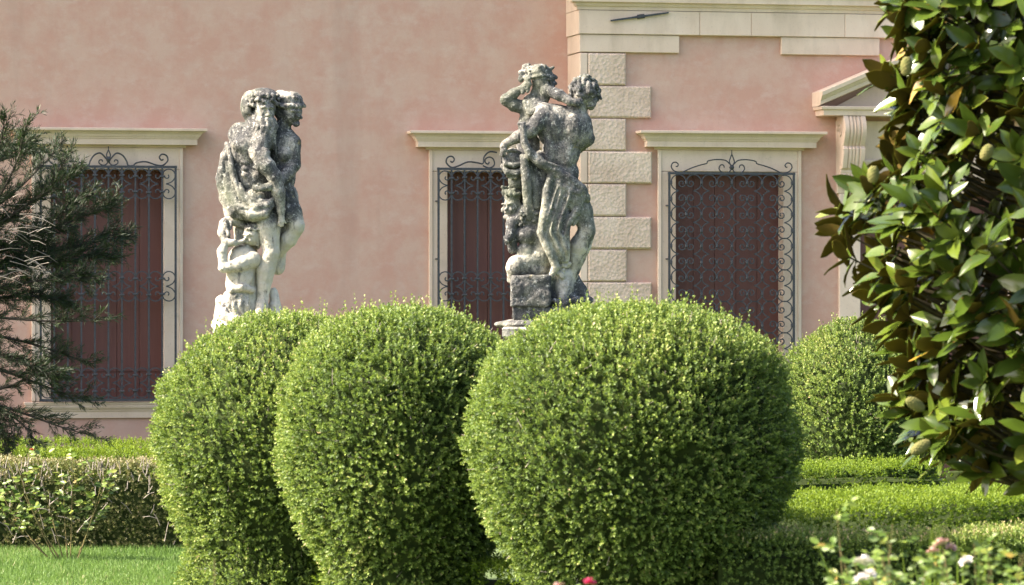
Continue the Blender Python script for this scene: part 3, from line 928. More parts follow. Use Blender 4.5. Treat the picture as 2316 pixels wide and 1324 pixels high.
    w.ell((845, 745, -35), (66, 62, 50)); w.ell((930, 760, 10), (50, 55, 50)); w.ell((825, 950, 70), (118, 170, 115)); w.ell((845, 1130, 60), (120, 120, 120))
    w.chain([(920, 640, 30), (928, 840, 10), (870, 930, -60), (790, 1010, -150), (700, 1055, -205)], [72, 64, 60, 52, 36])
    w.hand((700, 1055, -205), (640, 1062, -215), [(560, 1040, -205), (556, 1062, -208), (566, 1084, -208), (590, 1102, -205)], 12); w.chain([(650, 1050, -225), (615, 1025, -232)], [15, 12], 6)
    w.chain([(850, 1020, 0), (893, 1090, -20), (880, 1170, -30), (850, 1230, -30)], [46, 40, 42, 30], 10); w.chain([(830, 1060, -60), (860, 1150, -70), (900, 1190, -40)], [22, 24, 18], 8)
    w.chain([(850, 1180, 40), (900, 1300, 0), (958, 1405, -30)], [118, 106, 76]); w.ell((972, 1425, -40), (52, 58, 50), 18); w.chain([(950, 1430, -10), (880, 1540, 20), (790, 1640, 80), (740, 1730, 130)], [76, 74, 58, 42])
    w.chain([(740, 1730, 130), (690, 1790, 110)], [44, 26]); w.chain([(800, 1150, 130), (770, 1800, 150)], [90, 70])
    w.build('young_woman', mat, root, seed=31)
    # the child at their feet
    c = Figure(p, (160, 1300, -330), (700, 2420, 260))
    c.ell((545, 1490, -40), (74, 84, 82)); c.ell((580, 1520, -10), (54, 118, 80)); c.chain([(500, 1440, -90), (560, 1415, -90), (615, 1460, -60)], [26, 30, 26], 10)
    cc, cr = (535, 1505, -45), (78, 92, 85)
    c.ell(cc, cr); c.face(cc, cr, 498, 1510, -24, 0.95); c.ell((560, 1620, -30), (40, 26, 60), 8, cut=True)
    c.balls([on((560, 1470, -40), (100, 90, 95), 480 + 24 * (i % 6), 1418 + 26 * (i // 6), 2) for i in range(12)], 13, 7, 3, 9)
    c.chain([(470, 1552, -105), (350, 1585, -115)], [20, 26], 8); c.hand((300, 1560, -120), (345, 1570, -130), [(395, 1545, -140), (398, 1570, -142), (392, 1594, -138)], 13)
    c.chain([(548, 1730, -90), (430, 1775, -140), (285, 1805, -150)], [82, 64, 46]); c.chain([(280, 1800, -150), (268, 1650, -135), (300, 1560, -120)], [46, 44, 34])
    c.chain([(285, 1395, -60), (278, 1480, -70), (300, 1550, -90)], [52, 54, 44], 14); c.chain([(300, 1372, -40), (380, 1360, -30), (460, 1410, -10)], [44, 50, 40], 14); c.chain([(300, 1400, -110), (330, 1500, -125)], [16, 18], 8); c.chain([(350, 1380, -80), (345, 1440, -95)], [14, 12], 8)
    c.chain([(440, 1700, 10), (408, 1600, 20), (405, 1450, 20)], [42, 36, 34])
    c.chain([(450, 1720, -10), (430, 1960, 0)], [135, 140]); c.ell((510, 1750, 0), (95, 130, 110)); c.ell((380, 1850, -95), (80, 80, 50), 20); c.ell((470, 1900, -100), (80, 90, 40), 20)
    c.chain([(300, 2060, -70), (360, 2010, -130), (450, 1985, -150), (545, 2015, -100)], [26, 36, 38, 30], 10)
    c.ell((400, 2180, -10), (148, 190, 150)); c.chain([(520, 2030, 0), (520, 2300, 0)], [80, 100])
    c.ell((405, 2170, -30), (145, 185, 150))
    for xs in ((300, 282, 330), (345, 330, 370), (400, 380, 415), (455, 440, 465), (505, 500, 510)):
        q = [on((405, 2170, -30), (145, 185, 150), xs[j], (2060, 2160, 2270)[j], 2) for j in range(3)]
        c.chain(q, [12, 17, 18], 10)
    c.chain([(330, 2120, -170), (420, 2080, -185), (500, 2100, -165)], [10, 20, 12], 16, True)
    c.chain([(280, 2180, -130), (300, 2260, -180), (400, 2300, -200), (530, 2290, -180)], [34, 44, 46, 36], 10); c.chain([(360, 2320, -200), (460, 2330, -215), (560, 2280, -190)], [22, 26, 20], 8)
    c.build('child', mat, root, seed=41)
    b = Figure(p, (80, 1950, -420), (980, 2620, 420), 0.009)
    b.c.box(np.minimum(p(200, 2330, -300), p(800, 2480, 280)), np.maximum(p(200, 2330, -300), p(800, 2480, 280)), 0.02)
    b.chain([(735, 2030, 60), (755, 2180, 40), (700, 2330, 20)], [36, 60, 90]); b.chain([(250, 2120, 120), (230, 2330, 100)], [50, 80]); b.ell((500, 2330, 0), (260, 60, 230))
    b.c.rough(0.006, 40, 5)
    b.build('rock_base', mat, root, 0.003, 51)
    pedestal(root, mat, p(0, 2460)[2], 0.30, 590)

# ---------------------------------------------------------------- statue: satyr carrying off a nymph, with a small satyr crouching below
def statue_satyr():
    mat = make_statue_stone('dark weathered statue stone', 0.435, 0.10)
    root = empty('statue', G((1240 - 1158) / 290.0, ST_D), -YAW,
                 label='dark stone statue of a curly-haired man seen from behind, carrying a figure with raised arm', category='statue', group='stone statue groups')
    p = carver(1090, 130, 1240, 0.0075, 1)
    n = Figure(p, (90, 20, -330), (1100, 1750, 300))
    n.ell((570, 215, 0), (102, 122, 112)); n.ell((535, 140, 0), (118, 78, 115)); n.chain([(600, 140, -40), (668, 95, -30)], [30, 14], 8); n.chain([(640, 160, 0), (690, 190, 0)], [26, 20], 8)
    n.balls([(450 + 26 * (i % 7), 95 + 30 * (i // 7), -95 + 10 * abs(i % 7 - 3)) for i in range(21)], 17, 9, 5, 4); n.balls([(400, 90, 0), (385, 130, -10), (372, 165, -5), (425, 80, 0), (368, 210, -10), (400, 180, -20), (420, 130, -30)], 27, 6, 6, 6)
    n.chain([(655, 215, -20), (694, 250, -15)], [26, 14], 8); n.ell((640, 275, -10), (48, 40, 55), 12); n.face((580, 225, 0), (104, 122, 112), 640, 225, 22, 0.85); n.chain([(470, 190, -80), (560, 175, -110), (660, 190, -70)], [18, 20, 18], 8)
    n.chain([(530, 290, 10), (500, 420, 20)], [58, 80]); n.chain([(420, 480, 20), (300, 445, 5), (225, 400, 0)], [66, 60, 54]); n.chain([(225, 395, 0), (300, 340, -20), (390, 285, -40)], [52, 48, 34])
    n.hand((390, 285, -40), (425, 245, -60), [(455, 170, -80), (440, 160, -75), (415, 170, -60), (400, 190, -50)], 15); n.balls([(400, 300, -60), (430, 280, -70), (380, 320, -55), (420, 320, -60), (445, 250, -80)], 22, 8, 6, 14)
    n.chain([(490, 450, 30), (440, 620, 40), (430, 900, 50)], [120, 98, 110]); n.ell((500, 470, -60), (110, 70, 60)); n.chain([(400, 420, -60), (450, 520, -100), (560, 450, -110)], [26, 30, 24], 8)
    n.chain([(560, 420, 0), (605, 310, -70), (720, 360, -130), (820, 420, -165)], [60, 56, 52, 40]); n.hand((820, 420, -165), (870, 430, -170), [(925, 390, -150), (940, 415, -160), (935, 445, -160), (915, 470, -155)], 15)
    n.chain([(430, 900, 50), (450, 1200, 60), (430, 1600, 60)], [110, 110, 90]); n.chain([(480, 1000, -60), (500, 1200, -90), (530, 1500, -80)], [80, 70, 50])
    n.chain([(560, 960, -30), (570, 1350, -40)], [90, 90])
    n.build('nymph', mat, root, seed=13)
    s = Figure(p, (90, 140, -330), (1180, 2480, 320))
    s.ell((960, 330, -30), (120, 122, 122)); g = np.random.default_rng(5)
    cur = []
    for i in range(95):
        a, e = g.uniform(0, 6.283), g.uniform(-0.35, 1.5)
        cur.append((960 + 128 * math.cos(a) * math.cos(e), 320 - 128 * math.sin(e), -30 + 128 * math.sin(a) * math.cos(e)))
    s.balls(cur, 24, 6, 5, 7)
    s.chain([(1040, 370, -40), (1078, 400, -30)], [34, 18], 8); s.chain([(1030, 410, -40), (1020, 470, -40)], [48, 30], 8); s.balls([(1000 + 18 * (i % 4), 410 + 24 * (i // 4), -80) for i in range(12)], 15, 8, 5, 10); s.chain([(1085, 340, -40), (1112, 390, -30)], [20, 15], 6)
    s.chain([(910, 430, -20), (860, 550, -40)], [88, 110]); s.ell((690, 650, -60), (190, 205, 145)); s.ell((850, 690, -50), (180, 195, 145)); s.chain([(580, 520, -80), (900, 590, -50)], [95, 100]); s.ell((740, 880, -40), (180, 200, 135))
    s.ell((640, 610, -175), (75, 105, 40)); s.ell((850, 650, -165), (80, 110, 40)); s.chain([(755, 500, -215), (735, 700, -225), (700, 980, -190)], [12, 16, 20], 36, True); s.chain([(580, 740, -205), (660, 790, -205)], [9, 11], 20, True)
    s.ell((630, 860, -140), (50, 150, 40)); s.ell((800, 880, -140), (55, 150, 40)); s.chain([(900, 790, -160), (850, 900, -160)], [10, 12], 20, True)
    s.chain([(930, 620, -30), (985, 750, -40)], [98, 66]); s.ell((1000, 768, -30), (46, 56, 60)); s.chain([(990, 770, -20), (900, 850, 120)], [62, 50])
    s.chain([(585, 520, -120), (520, 620, -165), (460, 700, -175)], [82, 76, 64]); s.chain([(450, 690, -175), (340, 750, -170), (225, 815, -160)], [64, 56, 38]); s.ell((560, 570, -180), (60, 80, 40), 20, 0.6)
    s.hand((225, 815, -160), (200, 840, -155), [(178, 920, -150), (192, 930, -160), (215, 920, -165), (240, 890, -165)], 14)
    s.ell((750, 1080, -20), (158, 150, 135)); s.ell((770, 1260, -10), (180, 170, 150))
    s.chain([(850, 1290, -20), (930, 1450, -60), (985, 1600, -90)], [140, 108, 74]); s.ell((1003, 1635, -95), (50, 62, 55), 18); s.chain([(975, 1640, -70), (920, 1760, -40), (885, 1880, -20), (830, 2090, 0)], [84, 98, 78, 50])
    s.chain([(680, 1300, -30), (610, 1650, -50), (680, 1950, -40), (760, 2090, -40)], [130, 100, 76, 70]); s.chain([(770, 2040, -40), (765, 2150, -70), (750, 2260, -150)], [78, 84, 46]); s.chain([(820, 2090, 0), (800, 2230, -60)], [56, 50])
    s.balls([(760 + g.uniform(-55, 45), 1870 + g.uniform(0, 190), -130 + g.uniform(-30, 20)) for i in range(34)], 22, 6, 6, 17)
    s.build('curly_haired_man', mat, root, seed=23)
    d = Figure(p, (280, 580, -360), (1120, 2400, 120), k=16)
    d.chain([(352, 628, -215), (385, 660, -225), (395, 800, -225), (450, 920, -225), (560, 1005, -215), (680, 1060, -205), (800, 1130, -190), (930, 1230, -150), (975, 1330, -110)], [18, 30, 34, 42, 46, 40, 42, 44, 40], 10)
    d.chain([(345, 632, -225), (400, 625, -230)], [16, 16], 6); d.chain([(470, 880, -235), (600, 990, -240), (720, 1030, -225)], [12, 16, 12], 6); d.chain([(600, 1060, -200), (720, 1110, -205), (860, 1230, -180)], [26, 30, 28], 8)
    d.balls([(720 + 30 * i, 1060 + 24 * i + (i % 2) * 22, -205 + 9 * i) for i in range(9)], 22, 10, 8, 6); d.balls([(955, 1260, -110), (975, 1300, -100), (960, 1350, -110), (935, 1320, -130), (980, 1340, -90)], 34, 8, 8, 7)
    d.ell((690, 1450, -110), (135, 340, 122)); d.ell((740, 1220, -130), (160, 140, 95)); d.ell((850, 1330, -120), (110, 130, 85)); d.ell((720, 1750, -140), (80, 200, 80))
    for q, r in [([(660, 1080, -190), (610, 1250, -205), (590, 1450, -215), (560, 1640, -215), (640, 1830, -205), (690, 1960, -190), (650, 2040, -170)], (36, 44, 44, 50, 44, 36, 26)),
                 ([(740, 1130, -200), (700, 1300, -215), (640, 1480, -225), (630, 1620, -225), (720, 1780, -205), (760, 1900, -170)], (26, 40, 40, 44, 40, 26)),
                 ([(850, 1210, -190), (790, 1330, -210), (740, 1460, -215), (700, 1610, -220), (790, 1800, -190), (790, 1900, -150)], (24, 34, 32, 34, 34, 24)),
                 ([(940, 1330, -140), (880, 1450, -170), (790, 1560, -195), (780, 1650, -190), (800, 1760, -165)], (30, 36, 40, 34, 24)), ([(970, 1360, -90), (930, 1470, -120), (850, 1560, -160)], (28, 34, 26)),
                 ([(760, 1220, -210), (900, 1270, -180), (960, 1250, -130)], (22, 30, 26)), ([(560, 1640, -225), (600, 1760, -215), (680, 1900, -200)], (34, 36, 30))]:
        d.chain(q, r, 12)
    for q in [[(720, 1240, -240), (665, 1440, -250), (600, 1640, -258), (690, 1850, -240)], [(795, 1290, -230), (720, 1470, -240), (675, 1620, -250), (760, 1820, -228)], [(870, 1390, -205), (775, 1530, -222), (745, 1650, -215)]]:
        d.chain(q, [14, 22, 22, 14][:len(q)], 10, True)
    d.chain([(375, 930, -180), (400, 960, -185), (415, 1150, -190), (430, 1350, -170), (440, 1500, -150)], [26, 44, 46, 46, 40], 10); d.chain([(440, 980, -150), (480, 1150, -140), (510, 1400, -130)], [26, 34, 40], 10)
    d.ell((490, 1300, -70), (110, 250, 80))
    d.build('drapery', mat, root, seed=33)
    t = Figure(p, (100, 820, -320), (560, 1300, 160), k=14)
    t.ell((290, 960, -70), (100, 112, 90)); t.chain([(205, 920, -130), (225, 1000, -150), (300, 1020, -165), (390, 985, -150)], [18, 26, 26, 22], 8); t.chain([(195, 1020, -110), (240, 1080, -150), (330, 1090, -160), (420, 1030, -140)], [24, 30, 32, 26], 8)
    t.chain([(240, 1120, -130), (320, 1130, -145), (390, 1090, -130)], [16, 20, 16], 8); t.ell((325, 1160, -50), (80, 95, 80)); t.chain([(225, 885, -140), (290, 870, -150), (360, 900, -140)], [12, 14, 12], 8)
    t.build('bundle', mat, root, seed=43)
    k = Figure(p, (90, 1130, -340), (760, 2130, 200))
    kc, kr = (285, 1400, -50), (82, 105, 88)
    k.ell((290, 1300, -40), (84, 70, 86)); k.ell(kc, kr); k.balls([on((290, 1300, -40), (90, 80, 90), 205 + 27 * (i % 7), 1215 + 32 * (i // 7), 4) for i in range(21)], 19, 7, 4, 12)
    k.face(kc, kr, 240, 1388, -18, 1.05); k.chain([(212, 1400, -60), (196, 1440, -65)], [14, 17], 5); k.ell((235, 1500, -60), (40, 26, 50), 10)
    k.balls([(330 + 12 * (i % 3), 1370 + 30 * (i // 3), -90) for i in range(9)], 17, 8, 5, 15); k.chain([(320, 1480, -30), (400, 1520, -40)], [66, 90])
    k.ell((440, 1490, -70), (112, 130, 105)); k.ell((420, 1660, -80), (112, 105, 110)); k.ell((410, 1820, -90), (82, 90, 85)); k.ell((560, 1870, -70), (120, 120, 105)); k.chain([(480, 1500, -60), (600, 1850, -40)], [110, 110]); k.balls([(430 + g.uniform(-70, 80), 1500 + g.uniform(-70, 70), -165 + g.uniform(-8, 12)) for i in range(26)], 15, 6, 6, 18)
    k.chain([(360, 1500, -80), (280, 1560, -110), (265, 1660, -140)], [60, 54, 46]); k.hand((265, 1650, -140), (262, 1690, -150), [(212, 1680, -160), (214, 1705, -162), (218, 1730, -160), (230, 1752, -155)], 15); k.chain([(275, 1700, -110), (285, 1800, -80)], [50, 44])
    k.chain([(500, 1900, -80), (330, 1950, -120), (310, 1970, -120)], [100, 94, 84]); k.chain([(300, 1980, -110), (285, 2080, -80)], [66, 50])
    k.chain([(352, 1585, -185), (440, 1610, -205), (520, 1590, -190)], [7, 9, 7], 16, True); k.chain([(350, 1760, -180), (430, 1775, -200)], [8, 9], 16, True)
    k.ell((470, 1985, -60), (160, 80, 120)); k.chain([(660, 1960, -20), (660, 2160, -20)], [70, 70])
    k.build('crouching_satyr', mat, root, seed=53)
    b = Figure(p, (60, 1980, -440), (1120, 2640, 420), 0.009)
    lo, hi = np.minimum(p(272, 2040, -260), p(640, 2330, 200)), np.maximum(p(272, 2040, -260), p(640, 2330, 200)); b.c.box(lo, hi, 0.012)
    lo, hi = np.minimum(p(290, 2335, -230), p(980, 2450, 260)), np.maximum(p(290, 2335, -230), p(980, 2450, 260)); b.c.box(lo, hi, 0.012, 0.003)
    b.chain([(665, 2080, -30), (665, 2300, -20)], [75, 80]); b.chain([(850, 2010, 40), (870, 2200, 40)], [50, 70]); b.chain([(880, 2090, 60), (930, 2200, 40), (960, 2260, 20)], [50, 62, 50]); b.chain([(800, 2300, -80), (900, 2290, -60), (1010, 2270, -20)], [44, 48, 34]); b.chain([(680, 2280, -190), (760, 2310, -200), (860, 2260, -180)], [24, 30, 20], 8); b.ell((740, 2240, -20), (130, 110, 120))
    for a in np.linspace(0, 6.283, 20): pass
    b.ell((560, 2500, 0), (440, 62, 400), 10)
    b.c.rough(0.004, 40, 6)
    b.build('rock_base', make_statue_stone('lichen covered rock', 0.40, -0.02), root, 0.003, 63)
    pedestal(root, mat, p(0, 2520)[2], 0.31, 1240)
statue_couple()
statue_satyr()
# ---------------------------------------------------------------- leaves
def make_leaf_mat(name, stops, trans, rough=0.42, spec=0.35, tmix=0.32):
    m, nt, b = mat_new(name)
    at = N(nt, 'ShaderNodeAttribute', attribute_name='rnd')
    c = ramp(nt, at.outputs['Fac'], stops)
    nt.links.new(c, b.inputs['Base Color'])
    b.inputs['Roughness'].default_value = rough
    b.inputs['Specular IOR Level'].default_value = spec
    tr = N(nt, 'ShaderNodeBsdfTranslucent')
    nt.links.new(mix(nt, 0.55, c, trans), tr.inputs['Color'])
    ms = N(nt, 'ShaderNodeMixShader'); ms.inputs[0].default_value = tmix
    nt.links.new(b.outputs[0], ms.inputs[1]); nt.links.new(tr.outputs[0], ms.inputs[2])
    nt.links.new(ms.outputs[0], nt.nodes['Material Output'].inputs[0])
    return m

def unit(v): return v / (np.linalg.norm(v, axis=-1, keepdims=True) + 1e-9)

def leaf_mesh(name, pos, axis, nrm, L, W, rnd, mat, fold=0.25, parent=None, smooth=False, **props):
    """one folded diamond of two quads' outline (4 verts, 2 tris) for every leaf"""
    n = len(pos)
    axis = unit(axis); side = unit(np.cross(axis, nrm)); up = np.cross(side, axis)
    L = np.broadcast_to(L, n)[:, None]; W = np.broadcast_to(W, n)[:, None]
    mid = pos + axis * L * 0.52
    v = np.stack([pos, mid + side * W * 0.5 + up * W * fold, pos + axis * L, mid - side * W * 0.5 + up * W * fold], 1).reshape(-1, 3)
    b = np.arange(n)[:, None] * 4
    f = np.concatenate([b + np.array([[0, 1, 2]]), b + np.array([[0, 2, 3]])], 1).reshape(-1, 3)
    me = mesh_np(name, v, f, smooth)
    a = me.attributes.new('rnd', 'FLOAT', 'FACE')
    a.data.foreach_set('value', np.repeat(np.asarray(rnd, np.float32), 2))
    return obj(name, me, mat, parent, **props)

def sprigs(pos, axis, per, slen, L, W, spread=0.85):
    """leaf pairs along short shoots; returns arrays for leaf_mesh"""
    n = len(pos)
    axis = unit(axis)
    t = np.cross(axis, rng.normal(size=(n, 3))); t = unit(t); b = np.cross(axis, t)
    k = np.arange(per)
    ph = rng.uniform(0, 6.28, (n, 1)) + k[None, :] * 2.4 + rng.normal(0, 0.3, (n, per))
    al = (k[None, :] + rng.uniform(0, 1, (n, per))) / per
    sl = np.broadcast_to(slen, n)[:, None]
    rad = t[:, None, :] * np.cos(ph)[..., None] + b[:, None, :] * np.sin(ph)[..., None]
    p = pos[:, None, :] + axis[:, None, :] * (al * sl)[..., None]
    sp = spread * (1.15 - 0.6 * al) + rng.normal(0, 0.15, (n, per))
    ax = axis[:, None, :] * np.cos(sp)[..., None] + rad * np.sin(sp)[..., None]
    nr = axis[:, None, :] * np.sin(sp)[..., None] - rad * np.cos(sp)[..., None] + rng.normal(0, 0.35, (n, per, 3))
    ll = L * rng.uniform(0.65, 1.25, (n, per)) * (1.1 - 0.35 * al)
    young = np.clip(al * 0.58 + rng.normal(0.07, 0.18, (n, per)) + rng.normal(0, 0.10, (n, 1)), 0, 1)
    return p.reshape(-1, 3), ax.reshape(-1, 3), nr.reshape(-1, 3), ll.ravel(), (ll * W).ravel(), young.ravel()

def wobble(p, freq, seed, n=7):
    g = np.random.default_rng(seed)
    o = np.zeros(p.shape[:-1])
    for i in range(n):
        v = unit(g.normal(size=3)) * freq * g.uniform(0.5, 1.9)
        o = o + np.sin(p @ v + g.uniform(0, 6.28))
    return o / math.sqrt(n)

BOX_STOPS = [(0.0, (0.046, 0.080, 0.022)), (0.3, (0.112, 0.176, 0.046)), (0.6, (0.198, 0.272, 0.066)), (0.88, (0.300, 0.360, 0.092)), (0.965, (0.32, 0.32, 0.11)), (1.0, (0.46, 0.36, 0.20))]
BOXLEAF = make_leaf_mat('box leaves', BOX_STOPS, (0.26, 0.37, 0.04), 0.50, 0.28, 0.32)
BOXOLD = make_leaf_mat('tired box leaves', [(0.0, (0.055, 0.080, 0.022)), (0.35, (0.11, 0.145, 0.034)), (0.7, (0.21, 0.225, 0.070)), (1.0, (0.34, 0.28, 0.15))], (0.16, 0.17, 0.04), 0.45, 0.35, 0.25)
HEDGELEAF = make_leaf_mat('hedge leaves', [(0.0, (0.034, 0.066, 0.011)), (0.3, (0.070, 0.126, 0.015)), (0.65, (0.132, 0.205, 0.020)), (1.0, (0.20, 0.265, 0.038))], (0.29, 0.41, 0.025), 0.50, 0.2, 0.38)
def make_twig(name, c0, c1):
    m, nt, b = mat_new(name)
    nt.links.new(ramp(nt, noise(nt, 25, 4), [(0.3, c0), (0.7, c1)]), b.inputs['Base Color'])
    b.inputs['Roughness'].default_value = 0.9
    b.inputs['Specular IOR Level'].default_value = 0.05
    bump(nt, b, noise(nt, 60, 4), 0.6, 0.004)
    return m
TWIG = make_twig('brown twigs', (0.055, 0.045, 0.03), (0.12, 0.10, 0.07))
GREYTWIG = make_twig('grey dry twigs', (0.16, 0.14, 0.115), (0.30, 0.27, 0.23))
CORE = make_twig('dark shaded core', (0.018, 0.030, 0.010), (0.045, 0.060, 0.018))  # solid core colour, darkened to stand for the shade between leaves

# ---------------------------------------------------------------- clipped box balls
def box_ball(u, d, prof, label, n, seed, name='box_topiary', leaf=0.0195, mat=None, scale_v=1.0):
    """prof: (z, radius) from the ground up; a solid of revolution with lumps, clothed in shoots"""
    root = empty(name, G(u, d), label=label, category='shrub', group='clipped box balls')
    zs = np.array([p[0] for p in prof]); rs = np.array([p[1] for p in prof])
    def rad(z, a):
        r = np.interp(z, zs, rs)
        q = np.stack([np.cos(a) * r, np.sin(a) * r, z], -1)
        return r * (1 + 0.034 * wobble(q, 4.5, seed) + 0.016 * wobble(q, 8, seed + 12) + 0.020 * wobble(q, 13, seed + 1) + 0.020 * wobble(q, 36, seed + 6)) 
    # arc-length sampling of the profile
    zz = np.linspace(zs[0], zs[-1], 400); rr = np.interp(zz, zs, rs)
    ds = np.hypot(np.diff(zz), np.diff(rr)) * np.maximum((rr[1:] + rr[:-1]) / 2, 0.02)
    cum = np.concatenate([[0], np.cumsum(ds)]); cum /= cum[-1]
    z = np.interp(rng.uniform(0, 1, n), cum, zz)
    a = rng.uniform(0, 2 * math.pi, n)
    e = 0.01
    r = rad(z, a)
    dr = (np.interp(z + e, zs, rs) - np.interp(z - e, zs, rs)) / (2 * e)
    nrm = unit(np.stack([np.cos(a), np.sin(a), -dr], -1))
    pos = np.stack([np.cos(a) * r, np.sin(a) * r, z], -1)
    nrm[:, 2] += wobble(pos, 9, seed + 3) * 0.10
    pos = pos - nrm * (rng.uniform(0.0, 1.0, n) ** 1.5 * 0.085)[:, None]
    patch = wobble(pos, 5.0, seed + 2)
    keep = rng.uniform(0, 1, n) < np.clip(1.05 - 0.62 * (wobble(pos, 34, seed + 4) > 0.75), 0, 1)
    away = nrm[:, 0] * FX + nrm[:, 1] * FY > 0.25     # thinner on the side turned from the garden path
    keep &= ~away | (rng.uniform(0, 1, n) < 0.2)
    pos, nrm, patch = pos[keep], nrm[keep], patch[keep]; n = len(pos)
    ax = nrm + np.array([0, 0, 0.35]) + rng.normal(0, 0.38, (n, 3))
    sl = rng.uniform(0.030, 0.062, n)
    top = (nrm[:, 2] > 0.35) & (rng.uniform(0, 1, n) < 0.13)
    sl[top] += rng.uniform(0.0, 1.0, top.sum()) ** 2 * 0.10; ax[top] = np.array([0, 0, 1.0]) + rng.normal(0, 0.22, (top.sum(), 3)) + 0.3 * nrm[top]
    p, x, q, L, W, y = sprigs(pos, ax, 10, sl, leaf, 0.66)
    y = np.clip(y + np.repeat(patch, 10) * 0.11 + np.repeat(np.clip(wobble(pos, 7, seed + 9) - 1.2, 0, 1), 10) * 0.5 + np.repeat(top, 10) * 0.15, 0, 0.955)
    y = np.where(rng.uniform(0, 1, len(y)) < 0.006, 1.0, y)
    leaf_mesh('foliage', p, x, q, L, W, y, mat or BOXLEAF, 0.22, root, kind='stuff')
    # bare twig ends poking through here and there
    tw = MB()
    for i in rng.integers(0, n, 260):
        if nrm[i] @ np.array([FX, FY, 0]) > 0.2: continue
        q = Vector(pos[i]); dv = Vector(nrm[i] + rng.normal(0, 0.5, 3)).normalized()
        tw.tube([q - dv * 0.02, q + dv * 0.02, q + dv * rng.uniform(0.03, 0.07) + Vector((0, 0, 0.01))], [0.0028, 0.0024, 0.0012], 3, caps=False)
    tw.build('bare_twigs', GREYTWIG, root, kind='stuff')
    # solid core, inner shade put into its dark colour, and the short stem
    na, nz = 40, 26
    A, Z = np.meshgrid(np.linspace(0, 2 * math.pi, na, endpoint=False), np.linspace(zs[0], zs[-1], nz))
    R = rad(Z, A) * 0.90
    V = np.stack([np.cos(A) * R, np.sin(A) * R, Z * 0.975], -1) + rng.normal(0, 0.010, (nz, na, 3))
    i, k = np.meshgrid(np.arange(nz - 1), np.arange(na), indexing='ij')
    f = np.stack([i * na + k, i * na + (k + 1) % na, (i + 1) * na + (k + 1) % na, (i + 1) * na + k], -1).reshape(-1, 4)
    obj('shade_core', mesh_np('shade_core', V.reshape(-1, 3), f, True), CORE, root)
    mb = MB(); mb.tube([(0, 0, -0.02), (0.01, 0, 0.2), (0.0, 0.01, 0.5)], [0.05, 0.04, 0.03], 8); mb.build('stem', TWIG, root)
    return root

P3 = [(0.0, 0.42), (0.12, 0.47), (0.30, 0.55), (0.5, 0.68), (0.72, 0.78), (0.95, 0.815), (1.12, 0.80), (1.26, 0.76), (1.38, 0.69), (1.47, 0.585), (1.545, 0.45), (1.60, 0.27), (1.62, 0.02)]
def scaled(prof, sr, sz): return [(z * sz, r * sr) for z, r in prof]
box_ball((1435 - 1158) / 450.0, 20.0, P3, 'largest and nearest clipped box ball, right of the other two in the row', 20500, 3)
box_ball((912 - 1158) / 424.0, 21.2, scaled(P3, 0.81, 0.985), 'middle clipped box ball in the row of three below the statues', 16500, 5)
box_ball((648 - 1158) / 395.0, 22.8, [(0.0, 0.60), (0.10, 0.61), (0.19, 0.57), (0.3, 0.61), (0.5, 0.67), (0.75, 0.735), (1.0, 0.735), (1.15, 0.69), (1.28, 0.60), (1.38, 0.50), (1.46, 0.39), (1.54, 0.22), (1.565, 0.02)], 'leftmost clipped box ball in the row of three, beside the lawn', 15500, 8)
box_ball((1935 - 1158) / 290.0, 31.0, [(0.0, 0.45), (0.2, 0.58), (0.45, 0.68), (0.75, 0.70), (1.0, 0.62), (1.2, 0.50), (1.35, 0.34), (1.45, 0.16), (1.48, 0.02)], 'round box shrub standing behind the low hedges, in front of the doorway wall', 12500, 11, leaf=0.020)

